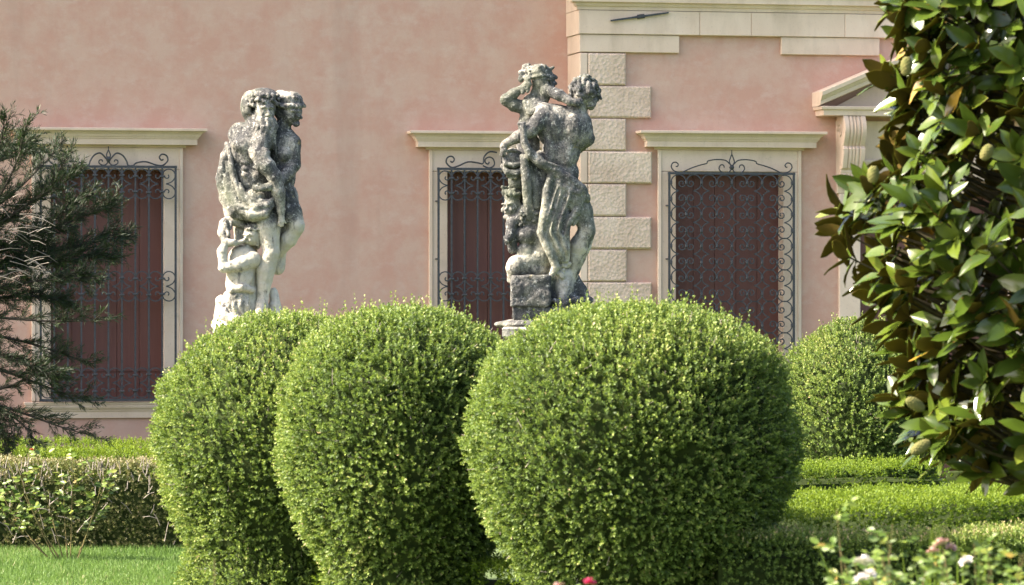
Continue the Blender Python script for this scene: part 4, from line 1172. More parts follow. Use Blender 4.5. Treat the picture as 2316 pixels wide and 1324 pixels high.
# ---------------------------------------------------------------- low hedges of the parterre
def hedge(path, width, height, label, dens, seed, mat=None, leaf=0.019, dense_side=True, base_d=None):
    """path: [(u, d)] centre line in the ground frame; rounded section clothed in short shoots"""
    c = G(*path[0])
    root = empty('box_hedge', c, label=label, category='hedge', group='low clipped hedges of the parterre')
    pts = [G(*q) - c for q in path]
    pts = np.array([(q.x, q.y) for q in pts])
    seg = np.linalg.norm(np.diff(pts, axis=0), axis=1); cum = np.concatenate([[0], np.cumsum(seg)]); tot = cum[-1]
    wid = np.broadcast_to(np.asarray(width, float), len(path)); width = float(wid.mean())
    per = 2 * height + width
    n = int(tot * per * dens * 0.8)
    s = rng.uniform(0, tot, n); t = rng.uniform(0, per, n)
    wv = np.interp(s, cum, width * np.ones(len(cum)))
    x = np.interp(s, cum, pts[:, 0]); y = np.interp(s, cum, pts[:, 1])
    i = np.clip(np.searchsorted(cum, s) - 1, 0, len(seg) - 1)
    dirv = np.diff(pts, axis=0)[i] / seg[i][:, None]
    lat = np.stack([-dirv[:, 1], dirv[:, 0]], -1)
    wl = np.interp(s, cum, wid)
    on_top = (t > height) & (t < height + width)
    off = np.where(on_top, (t - height - width / 2) * wl / width, np.where(t <= height, -wl / 2, wl / 2))
    z = np.where(on_top, height, np.where(t <= height, t, per - t))
    nr = np.where(on_top[:, None], np.array([0, 0, 1.0]), np.concatenate([lat * np.sign(off)[:, None], np.zeros((n, 1))], 1))
    keep = (nr[:, 0] * FX + nr[:, 1] * FY < 0.3) | (rng.uniform(0, 1, n) < 0.35)
    x, y, z, nr, lat, off, on_top, wl = x[keep], y[keep], z[keep], nr[keep], lat[keep], off[keep], on_top[keep], wl[keep]; n = len(x)
    edge = np.clip((np.abs(off) - wl / 2 + 0.07) / 0.07, 0, 1) * np.clip((z - height + 0.10) / 0.10, 0, 1)
    pos = np.stack([x + lat[:, 0] * off, y + lat[:, 1] * off, z], -1)
    w = wobble(pos, 5, seed) * 0.018 + wobble(pos, 16, seed + 1) * 0.010
    pos = pos + nr * w[:, None] - nr * rng.uniform(0, 0.04, n)[:, None]
    pos[:, 2] -= edge * 0.012
    pos[:, 2] = np.maximum(pos[:, 2], 0.0)
    ax = nr + np.array([0, 0, 1.0]) * np.where(on_top, 0.55, 0.12)[:, None] + rng.normal(0, 0.35, (n, 3))
    sl = rng.uniform(0.025, 0.055, n) * np.where(on_top, 1.15, 1.0 if mat is BOXOLD else 0.62)
    p, a, q, L, W, yv = sprigs(pos, ax, 8, sl, leaf, 0.58)
    yv = np.clip(yv + np.repeat(np.where(on_top, 0.20, 0.22 if mat is BOXOLD else -0.14), 8) + np.repeat(wobble(pos, 4, seed + 2), 8) * 0.10, 0, 1)  # sunlit tops, shaded sides and lit BOXOLD faces put into leaf tone
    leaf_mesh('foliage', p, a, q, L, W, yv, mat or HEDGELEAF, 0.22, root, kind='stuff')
    mb = MB(); hws = wid / 2 - 0.075
    dv = np.diff(pts, axis=0); dv = np.vstack([dv, dv[-1]]); dv = dv / np.linalg.norm(dv, axis=1)[:, None]
    base = 0
    for k, q in enumerate(pts):
        l = np.array([-dv[k, 1], dv[k, 0]])
        hw = hws[k]
        for o, zz in ((-hw, 0.0), (-hw, height - 0.10), (hw, height - 0.10), (hw, 0.0)):
            mb.v.append((q[0] + l[0] * o, q[1] + l[1] * o, zz))
    for k in range(len(pts) - 1):
        for j in range(3):
            a0 = k * 4 + j; mb.f.append((a0, a0 + 1, a0 + 5, a0 + 4))
    mb.f.append((0, 1, 2, 3)); e = (len(pts) - 1) * 4; mb.f.append((e + 3, e + 2, e + 1, e))
    mb.build('shade_core', CORE, root)  # solid core whose dark colour stands for shade inside the hedge
    return root, pts

h1, hp = hedge([(-5.0, 26.25), (-1.2, 26.3)], 0.5, 0.57, 'tired low hedge with bare cut twigs behind the left lawn', 2600, 21, BOXOLD, 0.019)
# bare cut twigs on its sunny shoulder and face
mb = MB()
for i in range(150):
    u = random.uniform(-3.4, -2.0); z0 = 0.56 - abs(random.gauss(0, 0.10)); dd = 26.0 - random.uniform(0.0, 0.05)
    a = G(u, dd, z0) - h1.location
    b = a + Vector((random.uniform(-0.03, 0.03), random.uniform(-0.02, 0.0), random.uniform(0.02, 0.085)))
    mb.tube([a, (a + b) / 2 + Vector((random.uniform(-.006, .006), 0, 0)), b], [0.0035, 0.003, 0.002], 3)
for i in range(40):
    u = random.uniform(-3.3, -1.9); a = G(u, 25.98, random.uniform(0.05, 0.4)) - h1.location
    b = a + Vector((random.uniform(-0.12, 0.12), random.uniform(-0.05, -0.01), random.uniform(0.0, 0.16)))
    mb.tube([a, (a + b) / 2 + Vector((0, -.01, .01)), b], [0.004, 0.003, 0.002], 3)
mb.build('cut_twigs', GREYTWIG, h1, kind='stuff')
hedge([(-5.2, 30.2), (-3.0, 30.3), (-1.0, 30.6)], 1.2, 0.48, 'bright topped low hedge under the window, behind the conifer branch', 900, 23)
hedge([(-5.2, 32.6), (-1.6, 32.9)], 0.6, 0.46, 'farthest low hedge along the foot of the wall below the left window', 900, 25)
hedge([(1.0, 19.72), (2.8, 19.92), (3.8, 20.25)], 0.44, 0.49, 'nearest low hedge on the right, running out from the largest box ball', 3600, 27, BOXLEAF)
hedge([(0.95, 20.95), (1.63, 21.75), (3.0, 23.4), (3.9, 24.45)], [1.45, 1.38, 0.78, 0.70], 0.54, 'broad slanting low hedge with a bright top and dark side, middle one on the right', 2000, 29)
hedge([(-1.25, 23.2), (-0.55, 21.6), (0.45, 20.4)], 0.5, 0.26, 'knee high box edging at the feet of the three box balls', 1900, 35)
hedge([(1.4, 26.5), (2.1, 27.0), (2.75, 27.4)], 0.8, 0.52, 'short low hedge at the foot of the round shrub behind', 1300, 31)
hedge([(3.10, 27.9), (4.4, 27.4)], 0.6, 0.55, 'low hedge below the magnolia, beside the leafy shrub', 1200, 33)

# ---------------------------------------------------------------- lawn
def make_grass(u0, u1, d0, d1, n, name, label):
    m = make_leaf_mat(name + ' blades', [(0.0, (0.075, 0.145, 0.030)), (0.5, (0.115, 0.205, 0.045)), (0.85, (0.165, 0.25, 0.07)), (1.0, (0.30, 0.28, 0.14))], (0.19, 0.32, 0.06), 0.5, 0.3, 0.35)
    u = rng.uniform(u0, u1, n); d = rng.uniform(d0, d1, n)
    pos = np.stack([CX + FX * d + RX * u, CY + FY * d + RY * u, np.zeros(n)], -1)
    ax = np.stack([rng.normal(0, 0.32, n), rng.normal(0, 0.32, n), np.ones(n)], -1)
    h = rng.uniform(0.025, 0.06, n) * (1 + 0.35 * wobble(pos, 3, 5))
    leaf_mesh(name, pos, ax, rng.normal(size=(n, 3)), h, 0.0045, np.clip(rng.normal(0.45, 0.25, n) + 0.22 * wobble(pos, 2.5, 9), 0, 1), m, 0.1, None, kind='stuff', label=label, category='grass')
make_grass(-4.4, -1.1, 22.4, 26.1, 80000, 'grass', 'short bright green lawn in the lower left corner')

# ---------------------------------------------------------------- magnolia
MAG_TOP = make_leaf_mat('magnolia leaf face', [(0.0, (0.024, 0.045, 0.006)), (0.5, (0.052, 0.086, 0.010)), (0.85, (0.110, 0.145, 0.016)), (0.97, (0.15, 0.17, 0.03)), (1.0, (0.30, 0.19, 0.03))], (0.17, 0.23, 0.02), 0.24, 0.42, 0.17)
MAG_UNDER = make_leaf_mat('magnolia leaf underside', [(0.0, (0.085, 0.058, 0.013)), (0.6, (0.130, 0.086, 0.019)), (1.0, (0.18, 0.125, 0.03))], (0.22, 0.17, 0.02), 0.75, 0.1, 0.22)
CONE = make_twig('seed cone', (0.075, 0.085, 0.028), (0.16, 0.145, 0.055))

MAGTWIG = make_twig('dark magnolia twigs', (0.030, 0.028, 0.016), (0.075, 0.06, 0.035))

def broad_leaf(seed, ratio=0.42, curl=0.18, cup=0.16, ns=6):
    """a unit-length leaf along +x, face up +z: upper and lower skin 1 percent apart"""
    g = np.random.default_rng(seed)
    t = np.linspace(0, 1, ns)
    w = ratio * 0.5 * np.sin(math.pi * np.clip(t, 0, 1) ** 0.9) ** 0.62 * (1 - 0.08 * t); w[0] = 0.012; w[-1] = 0.002
    zc = -curl * t ** 2 + 0.03 * np.sin(5 * t + seed); yc = 0.05 * g.normal() * t ** 2
    wave = 0.018 * np.sin(t * 9 + seed * 2.1)
    rows = []
    for k in range(ns):
        rows.append([(t[k], yc[k] - w[k], zc[k] + cup * w[k] + wave[k]), (t[k], yc[k] - w[k] * .5, zc[k] + cup * w[k] * .35), (t[k], yc[k], zc[k]), (t[k], yc[k] + w[k] * .5, zc[k] + cup * w[k] * .35), (t[k], yc[k] + w[k], zc[k] + cup * w[k] - wave[k])])
    v = np.array(rows).reshape(-1, 3)
    f = []
    for k in range(ns - 1):
        for j in range(4):
            a = k * 5 + j; f.append((a, a + 5, a + 6, a + 1))
    f = np.array(f)[:, ::-1]
    v2 = v - np.array([0, 0, 0.008]); f2 = f[:, ::-1] + len(v)
    return np.concatenate([v, v2]), f, f2

def leaf_object_mesh(name, var, mats, rnd):
    v, f, f2 = var
    me = mesh_np(name, v, np.concatenate([f, f2]), True)
    for m in mats: me.materials.append(m)
    me.polygons.foreach_set('material_index', np.array([0] * len(f) + [1] * len(f2), np.int32))
    a = me.attributes.new('rnd', 'FLOAT', 'FACE'); a.data.foreach_set('value', np.full(len(f) + len(f2), rnd, np.float32))
    return me

def frame_from(axis, nrm):
    x = axis.normalized(); y = nrm.cross(x)
    y = y.normalized() if y.length > 1e-5 else x.orthogonal().normalized()
    z = x.cross(y)
    return Matrix(((x.x, y.x, z.x), (x.y, y.y, z.y), (x.z, y.z, z.z)))

def curved(a, b, sag, n=5):
    return [a.lerp(b, i / n) + Vector((0, 0, sag * math.sin(math.pi * i / n))) for i in range(n + 1)]

def magnolia():
    d0 = 17.5; sc = 9000 / d0
    base = G((2480 - 1158) / sc, d0)
    root = empty('magnolia_tree', base, label='glossy leaved magnolia tree with rusty leaf undersides and seed cones at the right edge', category='tree')
    prof = [(1075, .45), (1050, .62), (1010, .82), (960, .91), (880, .90), (800, .88), (720, .94), (650, 1.06), (590, 1.13), (520, 1.20), (470, 1.15), (420, 1.06), (350, .97), (250, .91), (120, .93), (0, .90), (-120, .84), (-250, .70), (-380, .50), (-480, .25)]
    zs = np.array([EYE + (662 - y) / sc for y, r in prof]); rs = np.array([r for y, r in prof])
    mb = MB(); mb.tube([(0, 0, -0.03), (0.03, 0.02, 0.6), (0.0, 0.0, 1.4), (0.02, -0.02, 2.6), (0, 0, 3.7)], [0.10, 0.085, 0.07, 0.045, 0.015], 10); mb.build('trunk', TWIG, root)
    g = random.Random(4)
    whorls = []
    gold = math.pi * (3 - math.sqrt(5))
    NW = 960
    for i in range(NW):
        t = (i + 0.5) / NW
        z = zs[0] + (zs[-1] - zs[0]) * t
        a = i * gold + g.uniform(-.35, .35)
        z += g.uniform(-0.04, 0.04)
        r = float(np.interp(z, zs, rs)) * g.uniform(0.86, 1.03) - 0.04
        if i % 3 == 0: r *= g.uniform(0.5, 0.88)
        out = Vector((math.cos(a), math.sin(a), 0))
        tip = out * r + Vector((0, 0, z))
        whorls.append((tip, out, g.uniform(0.25, 0.9)))
    variants = [broad_leaf(k, 0.40 + 0.02 * (k % 4), 0.02 + 0.10 * (k % 4), 0.10 + 0.12 * (k % 3)) for k in range(8)]
    leaves = []
    for tip, out, upk in whorls:
        ax = (out * 0.75 + Vector((0, 0, upk)) + Vector((g.gauss(0, .25), g.gauss(0, .25), g.gauss(0, .2)))).normalized()
        t1 = ax.orthogonal().normalized(); t2 = ax.cross(t1)
        nl = g.randint(6, 10)
        ph0 = g.uniform(0, 6.28)
        for k in range(nl):
            ph = ph0 + k * 2.4 + g.gauss(0, .2)
            rad = t1 * math.cos(ph) + t2 * math.sin(ph)
            ang = math.radians(g.uniform(20, 82))
            la = ax * math.cos(ang) + rad * math.sin(ang); la.z -= g.uniform(0, .18)
            ln = ax * math.sin(ang) - rad * math.cos(ang) + Vector((g.gauss(0, .2), g.gauss(0, .2), g.gauss(0, .2)))
            L = g.uniform(0.125, 0.195)
            st = tip - ax * g.uniform(0.0, 0.05)
            leaves.append((st, la, ln, L, g.randrange(8), min(1.0, max(0.0, g.gauss(0.45, 0.22)))))
    # the 300 leaves nearest to the eye and inside the frame are parts of their own
    eye = Vector((CX, CY, EYE)) - base
    def shows(l):
        q = l[0] + base - Vector((CX, CY, EYE)); dep = q.x * FX + q.y * FY
        px = 1158 + (q.x * RX + q.y * RY) / dep * FPX; py = 662 - q.z / dep * FPX
        return (0 if (px < 2330 and -20 < py < 1340) else 1, dep)
    def off_frame(l): 
        q = l[0] + base - Vector((CX, CY, EYE)); return 1158 + (q.x * RX + q.y * RY) / (q.x * FX + q.y * FY) * FPX > 2440
    leaves = [l for i, l in enumerate(leaves) if not off_frame(l) or i % 5 < 2]
    leaves.sort(key=shows)
    tone = {}
    for st, la, ln, L, vi, rv in leaves[:300]:
        key = (vi, int(rv * 6))
        if key not in tone: tone[key] = leaf_object_mesh('leaf', variants[vi], (MAG_TOP, MAG_UNDER), (key[1] + .5) / 6.5)
        o = obj('leaf', tone[key], None, root)
        o.matrix_local = Matrix.Translation(st) @ (frame_from(la, ln).to_4x4() @ Matrix.Scale(L, 4))
    V, F, MI, RV, nb = [], [], [], [], 0
    for st, la, ln, L, vi, rv in leaves[300:]:
        v, f, f2 = variants[vi]
        M = np.array(frame_from(la, ln)) * L
        V.append(v @ M.T + np.array(st)); F.append(np.concatenate([f, f2]) + nb); nb += len(v)
        MI.append(np.array([0] * len(f) + [1] * len(f2), np.int32)); RV.append(np.full(len(f) + len(f2), rv, np.float32))
    me = mesh_np('foliage', np.concatenate(V), np.concatenate(F), True)
    me.materials.append(MAG_TOP); me.materials.append(MAG_UNDER)
    me.polygons.foreach_set('material_index', np.concatenate(MI))
    a = me.attributes.new('rnd', 'FLOAT', 'FACE'); a.data.foreach_set('value', np.concatenate(RV))
    obj('foliage', me, None, root, kind='stuff')
    tw = MB()
    for i, (tip, out, upk) in enumerate(whorls):
        z0 = max(0.5, tip.z - 0.35 * tip.xy.length)
        a0 = Vector((0, 0, z0))
        if i % 25 == 0:
            mb = MB(); mb.tube(curved(a0, tip, -0.05), [0.028, 0.024, 0.02, 0.016, 0.011, 0.006], 6); mb.build('limb', MAGTWIG, root)
        else:
            tw.tube(curved(a0.lerp(tip, 0.45), tip, -0.03, 4), [0.010, 0.009, 0.008, 0.006, 0.005], 4, caps=False)
    tw.build('twigs', MAGTWIG, root, kind='stuff')
    # seed cones
    def cone(px, py, dd, ax, L):
        p = P(px, py, dd) - base
        c = Carve((-0.05, -0.05, -0.07), (0.05, 0.05, 0.07), 0.0035)
        c.ell((0, 0, 0), (0.024, 0.024, L / 2), 0.005)
        for k in range(90):
            t = (k + .5) / 90; z = (t - .5) * L * .95; r = 0.0235 * math.sqrt(max(0.02, 1 - (z / (L / 2)) ** 2)); an = k * 2.4
            c.ell((r * math.cos(an), r * math.sin(an), z), (0.0042, 0.0042, 0.0048), 0.002)
        o = obj('seed_cone', c.mesh('seed_cone'), CONE, root)
        o.matrix_local = Matrix.Translation(p) @ Vector(ax).to_track_quat('Z', 'Y').to_matrix().to_4x4()
    cone(1975, 395, 16.75, (0.1, 0, 1), 0.072); cone(2232, 345, 16.6, (0.5, -.2, .9), 0.072); cone(2070, 915, 16.65, (-0.8, -.2, .45), 0.095); cone(2082, 1012, 16.6, (-0.8, -.2, -.45), 0.10); cone(2050, 150, 16.7, (0.1, 0, 1), 0.08)
magnolia()

# ---------------------------------------------------------------- dark conifer on the left
NEEDLE = make_leaf_mat('conifer needles', [(0.0, (0.012, 0.024, 0.011)), (0.55, (0.022, 0.042, 0.016)), (0.85, (0.042, 0.074, 0.022)), (1.0, (0.090, 0.135, 0.033))], (0.06, 0.11, 0.02), 0.5, 0.3, 0.16)
DARKTWIG = make_twig('dark twigs', (0.030, 0.026, 0.022), (0.07, 0.06, 0.05))
def conifer():
    d0 = 28.3; sc = 9000 / d0
    base = G((-230 - 1158) / sc, d0)
    root = empty('conifer_tree', base, label='dark needle-leaved conifer reaching in from the left edge before the window', category='tree')
    g = random.Random(9)
    mb = MB(); mb.tube([(0, 0, -0.03), (0.05, 0, 0.8), (0.0, 0.05, 1.8), (0.05, 0, 3.2), (0.02, 0, 4.0)], [0.14, 0.12, 0.09, 0.05, 0.02], 10); mb.build('trunk', DARKTWIG, root)
    B = [[(-230, 640), (-20, 520), (40, 400), (58, 290)], [(-230, 620), (10, 470), (85, 390), (140, 325)], [(-230, 650), (40, 500), (115, 430), (152, 352)], [(-230, 600), (-40, 440), (10, 340), (8, 270)],
         [(-230, 660), (70, 540), (180, 495), (248, 462)], [(-230, 680), (80, 575), (200, 545), (282, 538)], [(-230, 690), (60, 600), (170, 575), (248, 586)], [(-230, 700), (40, 640), (130, 622), (212, 628)],
         [(-230, 720), (-20, 700), (90, 742), (232, 722)], [(-230, 740), (20, 745), (110, 790), (198, 822)], [(-230, 900), (-20, 905), (70, 870), (130, 800)], [(-230, 880), (10, 895), (90, 960), (200, 984)],
         [(-230, 880), (-10, 900), (50, 940), (84, 1005)], [(-230, 790), (20, 820), (90, 880), (188, 902)], [(-230, 690), (20, 560), (110, 520), (190, 440)], [(-230, 670), (0, 500), (80, 450), (170, 395)],
         [(-230, 720), (10, 660), (90, 660), (150, 690)], [(-230, 860), (-60, 860), (0, 950), (20, 1030)], [(-230, 760), (0, 780), (60, 830), (120, 850)], [(-230, 640), (-40, 560), (30, 540), (110, 560)], [(-230, 660), (-40, 600), (40, 590), (130, 600)]]
    for k in range(26):      # the body of the crown, mostly outside the frame, added to shade the branches
        x1 = g.uniform(-520, 130); y1 = g.uniform(300, 700) if x1 > -150 else g.uniform(50, 900)
        B.append([(-230, y1 + 120), (-230 + (x1 + 230) * .5, y1 + 50), (-230 + (x1 + 230) * .8, y1 + 10), (x1, y1)])
    pos, ax, nr, L, rv = [], [], [], [], []
    buds = MB(); tw = MB()
    def needles(a, b, n, bright):
        dr = (b - a); dr.normalize()
        t1 = dr.orthogonal().normalized(); t2 = dr.cross(t1)
        for i in range(n):
            t = g.uniform(0.05, 1.0); ph = g.uniform(0, 6.28)
            rad = t1 * math.cos(ph) + t2 * math.sin(ph)
            pos.append(a.lerp(b, t)); ax.append(dr * g.uniform(.7, 1.2) + rad * g.uniform(.35, .7)); nr.append(rad.cross(dr) + rad * .4)
            L.append(g.uniform(0.026, 0.060)); rv.append(min(1, max(0, g.gauss(.35 + bright, .18))))
    for bi, br in enumerate(B):
        dj = g.uniform(-0.55, 0.45) if bi < 21 else g.uniform(-0.9, 0.9)
        p = [P(x, y, d0 + dj * (i / 3)) - base for i, (x, y) in enumerate(br)]
        pl = [Vector(q) for q in np.array([(1 - t) ** 3 * np.array(p[0]) + 3 * t * (1 - t) ** 2 * np.array(p[1]) + 3 * t * t * (1 - t) * np.array(p[2]) + t ** 3 * np.array(p[3]) for t in np.linspace(0, 1, 13)])]
        # bezier pulls inwards: lift the curve back onto its points
        mb = MB(); mb.tube(pl, [0.018 - 0.0013 * i for i in range(13)], 5)
        mb.build('branch', DARKTWIG, root)
        for i in range(4, 13):
            t = i / 12
            n_t = 4 if bi < 4 else 3 if 8 <= bi < 14 else 8 if bi < 21 else 4
            for k in range(n_t):
                a = pl[i - 1].lerp(pl[i], g.random())
                dr = (pl[i] - pl[i - 1]).normalized()
                rd = Vector((g.gauss(0, 1), g.gauss(0, 1), g.gauss(0, 1)))
                dv = (dr * 0.9 + rd * 0.42 + Vector((0, 0, 0.18))).normalized()
                ln = g.uniform(0.09, 0.24) * (1.15 - 0.4 * t)
                b = a + dv * ln
                tw.tube([a, b], [0.0035, 0.0015], 3, caps=False)
                needles(a, b, int(ln * 190), 0.10 * t + (0.12 if g.random() < .15 else 0))
                for kk in range(2):
                    a2 = a.lerp(b, g.uniform(.2, .8)); b2 = a2 + (dv + Vector((g.gauss(0, .5), g.gauss(0, .5), g.gauss(0, .5)))).normalized() * ln * 0.55
                    tw.tube([a2, b2], [0.0025, 0.001], 3, caps=False)
                    needles(a2, b2, int(ln * 85), 0.10 * t)
                    if g.random() < 0.15:
                        c = a2.lerp(b2, g.random())
                        for _ in range(3):
                            q = c + Vector((g.gauss(0, .01), g.gauss(0, .01), g.gauss(0, .01)))
                            buds.tube([q - Vector((0, 0, .005)), q, q + Vector((0, 0, .005))], [0.002, 0.0065, 0.002], 5)
        needles(pl[-2], pl[-1] + (pl[-1] - pl[-2]) * .4, 40, 0.25)
    n = len(pos)
    leaf_mesh('foliage', np.array([tuple(q) for q in pos]), np.array([tuple(q) for q in ax]), np.array([tuple(q) for q in nr]), np.array(L), 0.0046, np.array(rv), NEEDLE, 0.1, root, kind='stuff')
    tw.build('twigs', DARKTWIG, root, kind='stuff'); buds.build('seed_buds', DARKTWIG, root, kind='stuff')
    mb = MB()
    for i in range(46):
        a = P(g.uniform(-40, 90), g.uniform(440, 640), d0 - g.uniform(0.1, .5)) - base
        b = a + Vector((g.uniform(.05, .22), g.uniform(-.1, .1), g.uniform(-.10, .05)))
        mb.tube([a, a.lerp(b, .5) + Vector((0, 0, .01)), b], [0.004, 0.003, 0.0015], 3, caps=False)
    mb.build('dead_twigs', GREYTWIG, root, kind='stuff')
conifer()

# ---------------------------------------------------------------- roses and small plants
ROSELEAF_L = make_leaf_mat('rose leaf face', [(0.0, (0.055, 0.11, 0.016)), (0.5, (0.115, 0.185, 0.022)), (0.85, (0.19, 0.25, 0.035)), (0.95, (0.30, 0.28, 0.04)), (1.0, (0.32, 0.14, 0.05))], (0.22, 0.30, 0.03), 0.42, 0.4, 0.34)
ROSELEAF_U = make_leaf_mat('rose leaf underside', [(0.0, (0.08, 0.13, 0.05)), (1.0, (0.16, 0.20, 0.08))], (0.20, 0.28, 0.05), 0.6, 0.2, 0.34)
CANE = make_twig('green brown canes', (0.09, 0.10, 0.035), (0.20, 0.15, 0.07))
def petal_mat(name, c):
    m, nt, b = mat_new(name)
    nt.links.new(ramp(nt, noise(nt, 30, 3), [(0.3, tuple(q * .9 for q in c)), (0.7, c)]), b.inputs['Base Color'])
    b.inputs['Roughness'].default_value = 0.6
    tr = N(nt, 'ShaderNodeBsdfTranslucent'); tr.inputs['Color'].default_value = (c[0], c[1], c[2], 1)
    ms = N(nt, 'ShaderNodeMixShader'); ms.inputs[0].default_value = 0.3
    nt.links.new(b.outputs[0], ms.inputs[1]); nt.links.new(tr.outputs[0], ms.inputs[2]); nt.links.new(ms.outputs[0], nt.nodes['Material Output'].inputs[0])
    return m
PET_W = petal_mat('white petals', (0.80, 0.76, 0.70)); PET_P = petal_mat('deep pink petals', (0.62, 0.06, 0.16)); PET_B = petal_mat('pale pink petals', (0.62, 0.42, 0.36)); PET_O = petal_mat('orange buds', (0.62, 0.20, 0.06))
ROSE_VAR = [broad_leaf(20 + k, 0.58, 0.14, 0.25, 6) for k in range(4)]
ROSE_LOW = [broad_leaf(20 + k, 0.58, 0.14, 0.25, 3) for k in range(4)]
ROSE_ME = [leaf_object_mesh('leaflet', ROSE_VAR[k % 4], (ROSELEAF_L, ROSELEAF_U), r) for k, r in enumerate((.1, .3, .45, .6, .75, .88, .97, .25))]

def rose_flower(parent, p, size, mat, seed):
    g = random.Random(seed)
    V, F, nb = [], [], 0
    for ring, (n, op, sz) in enumerate(((5, 1.25, 1.0), (6, 0.95, .92), (6, 0.62, .78), (5, 0.3, .6), (3, .1, .45))):
        for k in range(n):
            a = k / n * 6.283 + ring * .6 + g.gauss(0, .12)
            v, f, f2 = broad_leaf(g.randrange(99), 1.0, -0.35 if ring > 1 else 0.25, 0.45, 5)
            o = Vector((math.cos(a), math.sin(a), 0)); up = Vector((0, 0, 1))
            la = o * math.sin(op) + up * math.cos(op); ln = up * math.sin(op) - o * math.cos(op)
            M = np.array(frame_from(la, ln)) * (size * .5 * sz)
            V.append(v @ M.T + np.array(o * size * .05)); F.append(np.concatenate([f, f2]) + nb); nb += len(v)
    o = obj('flower', mesh_np('flower', np.concatenate(V), np.concatenate(F), True), mat, parent)
    o.location = p; o.rotation_euler = (g.uniform(-.6, .6), g.uniform(-.6, .6), 0)
    return o

def rose_bush(u, d, canes, label, name='rose_bush', seed=1, leaf=0.045, flowers=(), dens=9):
    """canes: list of (du, dd, height, lean_u) ; compound leaves of five leaflets along each"""
    base = G(u, d)
    root = empty(name, base, label=label, category='plant', group='roses in the garden')
    g = random.Random(seed)
    n_leaf = 0; V, F, MI, RV, nb = [], [], [], [], 0
    for (u0, dd, h, lean) in canes:
        a = G(u + u0 * .25, d + dd * .25) - base; b = G(u + u0 + lean, d + dd, h) - base
        m = a.lerp(b, .5) + (G(u + u0, d + dd, h * .5) - base - a.lerp(b, .5)) * .6
        pl = [a * ((1 - t) ** 2) + m * (2 * t * (1 - t)) + b * (t * t) for t in (i / 7 for i in range(8))]
        mb = MB(); mb.tube(pl, [0.005 - .0005 * i for i in range(8)], 5); mb.build('cane', CANE, root)
        for k in range(dens):
            t = 0.42 + 0.58 * (k + g.random()) / dens
            i = min(6, int(t * 7)); q = pl[i].lerp(pl[i + 1], t * 7 - i)
            ph = g.uniform(0, 6.28)
            ra = (Vector((math.cos(ph), math.sin(ph), g.uniform(.1, .7)))).normalized()
            for j, (al, sd) in enumerate(((1.0, 0), (.62, 1), (.62, -1), (.3, 1), (.3, -1))):
                s0 = q + ra * leaf * 2.0 * al
                sv = ra.cross(Vector((0, 0, 1))).normalized() * sd
                la = (ra * (.6 if sd else 1) + sv * .8 + Vector((0, 0, g.uniform(-.35, .2)))).normalized()
                tone = g.choices(range(8), (2, 4, 4, 4, 3, 2, .7, 4))[0]
                fr = frame_from(la, Vector((g.gauss(-.25, .6) - FX * .55, g.gauss(0, .5) - FY * .55, .75))); n_leaf += 1
                sz = leaf * g.uniform(.75, 1.2)
                if n_leaf <= 280:
                    o = obj('leaflet', ROSE_ME[tone], None, root)
                    o.matrix_local = Matrix.Translation(s0) @ (fr.to_4x4() @ Matrix.Scale(sz, 4))
                else:
                    v, f, f2 = ROSE_LOW[tone % 4]
                    V.append(v @ (np.array(fr) * sz).T + np.array(s0)); F.append(np.concatenate([f, f2]) + nb); nb += len(v)
                    MI.append(np.array([0] * len(f) + [1] * len(f2), np.int32)); RV.append(np.full(len(f) + len(f2), (.1, .3, .45, .6, .75, .88, .97, .25)[tone], np.float32))
    if V:
        me = mesh_np('foliage', np.concatenate(V), np.concatenate(F), True)
        me.materials.append(ROSELEAF_L); me.materials.append(ROSELEAF_U)
        me.polygons.foreach_set('material_index', np.concatenate(MI))
        at = me.attributes.new('rnd', 'FLOAT', 'FACE'); at.data.foreach_set('value', np.concatenate(RV))
        obj('foliage', me, None, root, kind='stuff')
    for i, (px, py, dep, size, mat) in enumerate(flowers):
        rose_flower(root, P(px, py, dep) - base, size, mat, seed * 10 + i)
    return root

g = random.Random(12)
rose_bush(1.50, 12.0, [(g.uniform(-.48, .55), g.uniform(-.35, .35), g.uniform(.82, .97), g.uniform(-.08, .08)) for k in range(34)], 'blurred rose bush with white blooms in the lower right foreground', seed=2, leaf=0.032, dens=24,
          flowers=[(1955, 1275, 11.8, .065, PET_W), (1968, 1300, 11.75, .045, PET_W), (1950, 1312, 11.7, .055, PET_W), (2186, 1272, 11.8, .05, PET_W), (2130, 1232, 11.9, .055, PET_B), (2150, 1240, 11.9, .04, PET_B), (2110, 1250, 11.8, .045, PET_B)])
rose_bush(2.10, 12.4, [(g.uniform(-.3, .3), g.uniform(-.35, .35), g.uniform(.84, 1.0), g.uniform(-.08, .08)) for k in range(18)], 'blurred leafy rose bush in the very corner, right of the white blooms', seed=3, leaf=0.032, dens=24)
rose_bush(1.10, 12.5, [(-.03, 0, 1.02, -.05), (.06, .05, .97, .04), (0.1, -.1, .88, .1)], 'tall thin rose shoot left of the white blooms, before the dark hedge', seed=6, leaf=0.034, dens=14)
rose_bush(0.22, 12.0, [(0.03, 0, .81, .0), (-.12, .1, .74, -.03), (.12, -.08, .73, .04)], 'low rose with a deep pink bloom at the bottom edge below the largest box ball', seed=4, leaf=0.04, dens=8,
          flowers=[(1332, 1320, 11.9, .045, PET_P), (1262, 1330, 11.9, .045, PET_B)])
rose_bush(-0.86, 11.5, [(0.0, 0, .93, .0), (.05, .0, .80, .05)], 'out of focus yellow-green rose shoot before the leftmost box ball', seed=7, leaf=0.045, dens=2)
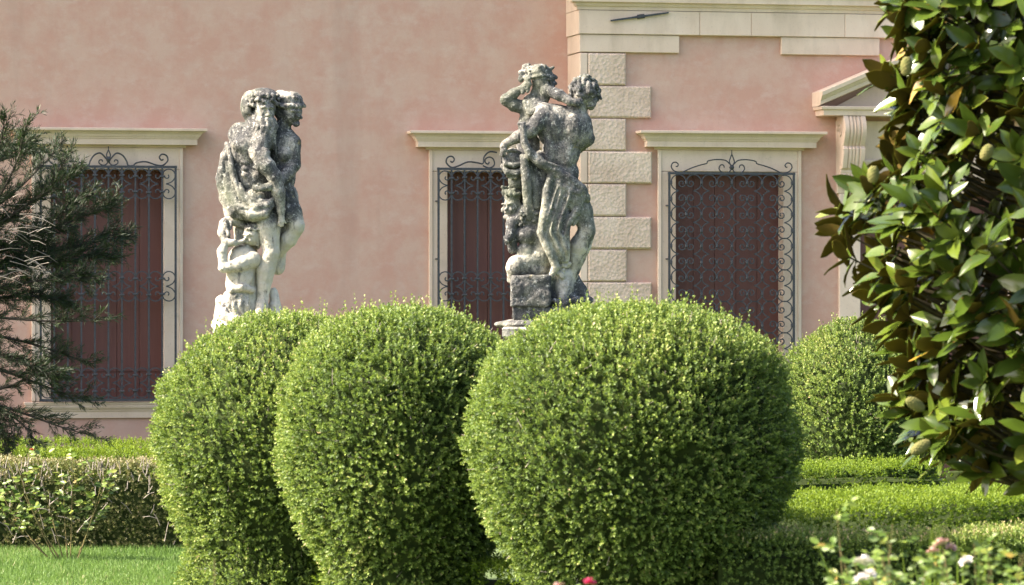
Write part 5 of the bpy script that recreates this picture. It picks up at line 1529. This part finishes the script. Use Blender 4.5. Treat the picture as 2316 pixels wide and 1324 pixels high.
rose_bush(-2.78, 25.0, [(-.42, .1, .50, -.05), (-.28, -.05, .62, -.04), (-.14, .05, .70, -.08), (.02, 0, .66, .0), (.17, -.05, .56, .05), (.12, .1, .45, .08), (-.36, 0, .38, -.1), (-.05, .1, .5, .0), (-.2, .05, .44, -.1)], 'young rose with pale green leaves and orange buds on the left lawn', seed=5, leaf=0.048, dens=9,
          flowers=[(72, 1018, 25, .03, PET_O)])
def shrub(u, d, h, r, label, seed, leaf):
    base = G(u, d); root = empty('leafy_shrub', base, label=label, category='shrub')
    g = random.Random(seed); V = [broad_leaf(40 + k, 0.55, .15, .2, 5) for k in range(4)]
    tone = [leaf_object_mesh('leaf', V[k % 4], (ROSELEAF_L, ROSELEAF_U), r_) for k, r_ in enumerate((.05, .2, .35, .5, .65, .8))]
    for k in range(16):
        a = g.uniform(0, 6.28); b = Vector((math.cos(a) * r * g.random(), math.sin(a) * r * g.random(), h * g.uniform(.6, 1)))
        mb = MB(); mb.tube([Vector((0, 0, 0)), b * .5 + Vector((0, 0, .08)), b], [.008, .006, .003], 4); mb.build('stem', TWIG, root)
        for j in range(14):
            q = b * g.uniform(.35, 1); ph = g.uniform(0, 6.28); la = Vector((math.cos(ph), math.sin(ph), g.uniform(-.4, .7)))
            o = obj('leaf', g.choice(tone), None, root)
            o.matrix_local = Matrix.Translation(q) @ (frame_from(la, Vector((g.gauss(0, .4), g.gauss(0, .4), 1))).to_4x4() @ Matrix.Scale(leaf * g.uniform(.7, 1.2), 4))
shrub((2290 - 1158) / 320.0, 28.1, .85, .42, 'loose leafy shrub under the magnolia at the right edge', 3, .085)
def tuft(px, py, d, n, label, seed):
    base = G((px - 1158) / FPX * d, d); root = empty('grass_tuft', base, label=label, category='plant')
    g = random.Random(seed); h = EYE + (662 - py) / FPX * d
    for k in range(n):
        a = Vector((g.uniform(-.04, .04), g.uniform(-.04, .04), 0)); l = Vector((g.gauss(0, .10), g.gauss(0, .10), h * g.uniform(.75, 1)))
        mb = MB(); s = Vector((.006, .002, 0))
        pts = [a, a + l * .5, a + l * .85 , a + l]
        for q, w in zip(pts, (1, 1, .6, .05)): mb.v += [tuple(q - s * w), tuple(q + s * w)]
        mb.f += [(0, 1, 3, 2), (2, 3, 5, 4), (4, 5, 7, 6)]
        me = mb.mesh('blade'); at = me.attributes.new('rnd', 'FLOAT', 'FACE'); at.data.foreach_set('value', [g.uniform(.2, .7)] * 3)
        obj('blade', me, ROSELEAF_L, root)
tuft(2080, 1155, 13.2, 9, 'tuft of upright grass blades behind the white blooms', 2)
tuft(2172, 1165, 13.4, 7, 'tuft of upright grass blades right of the other tuft, before the hedge', 3)
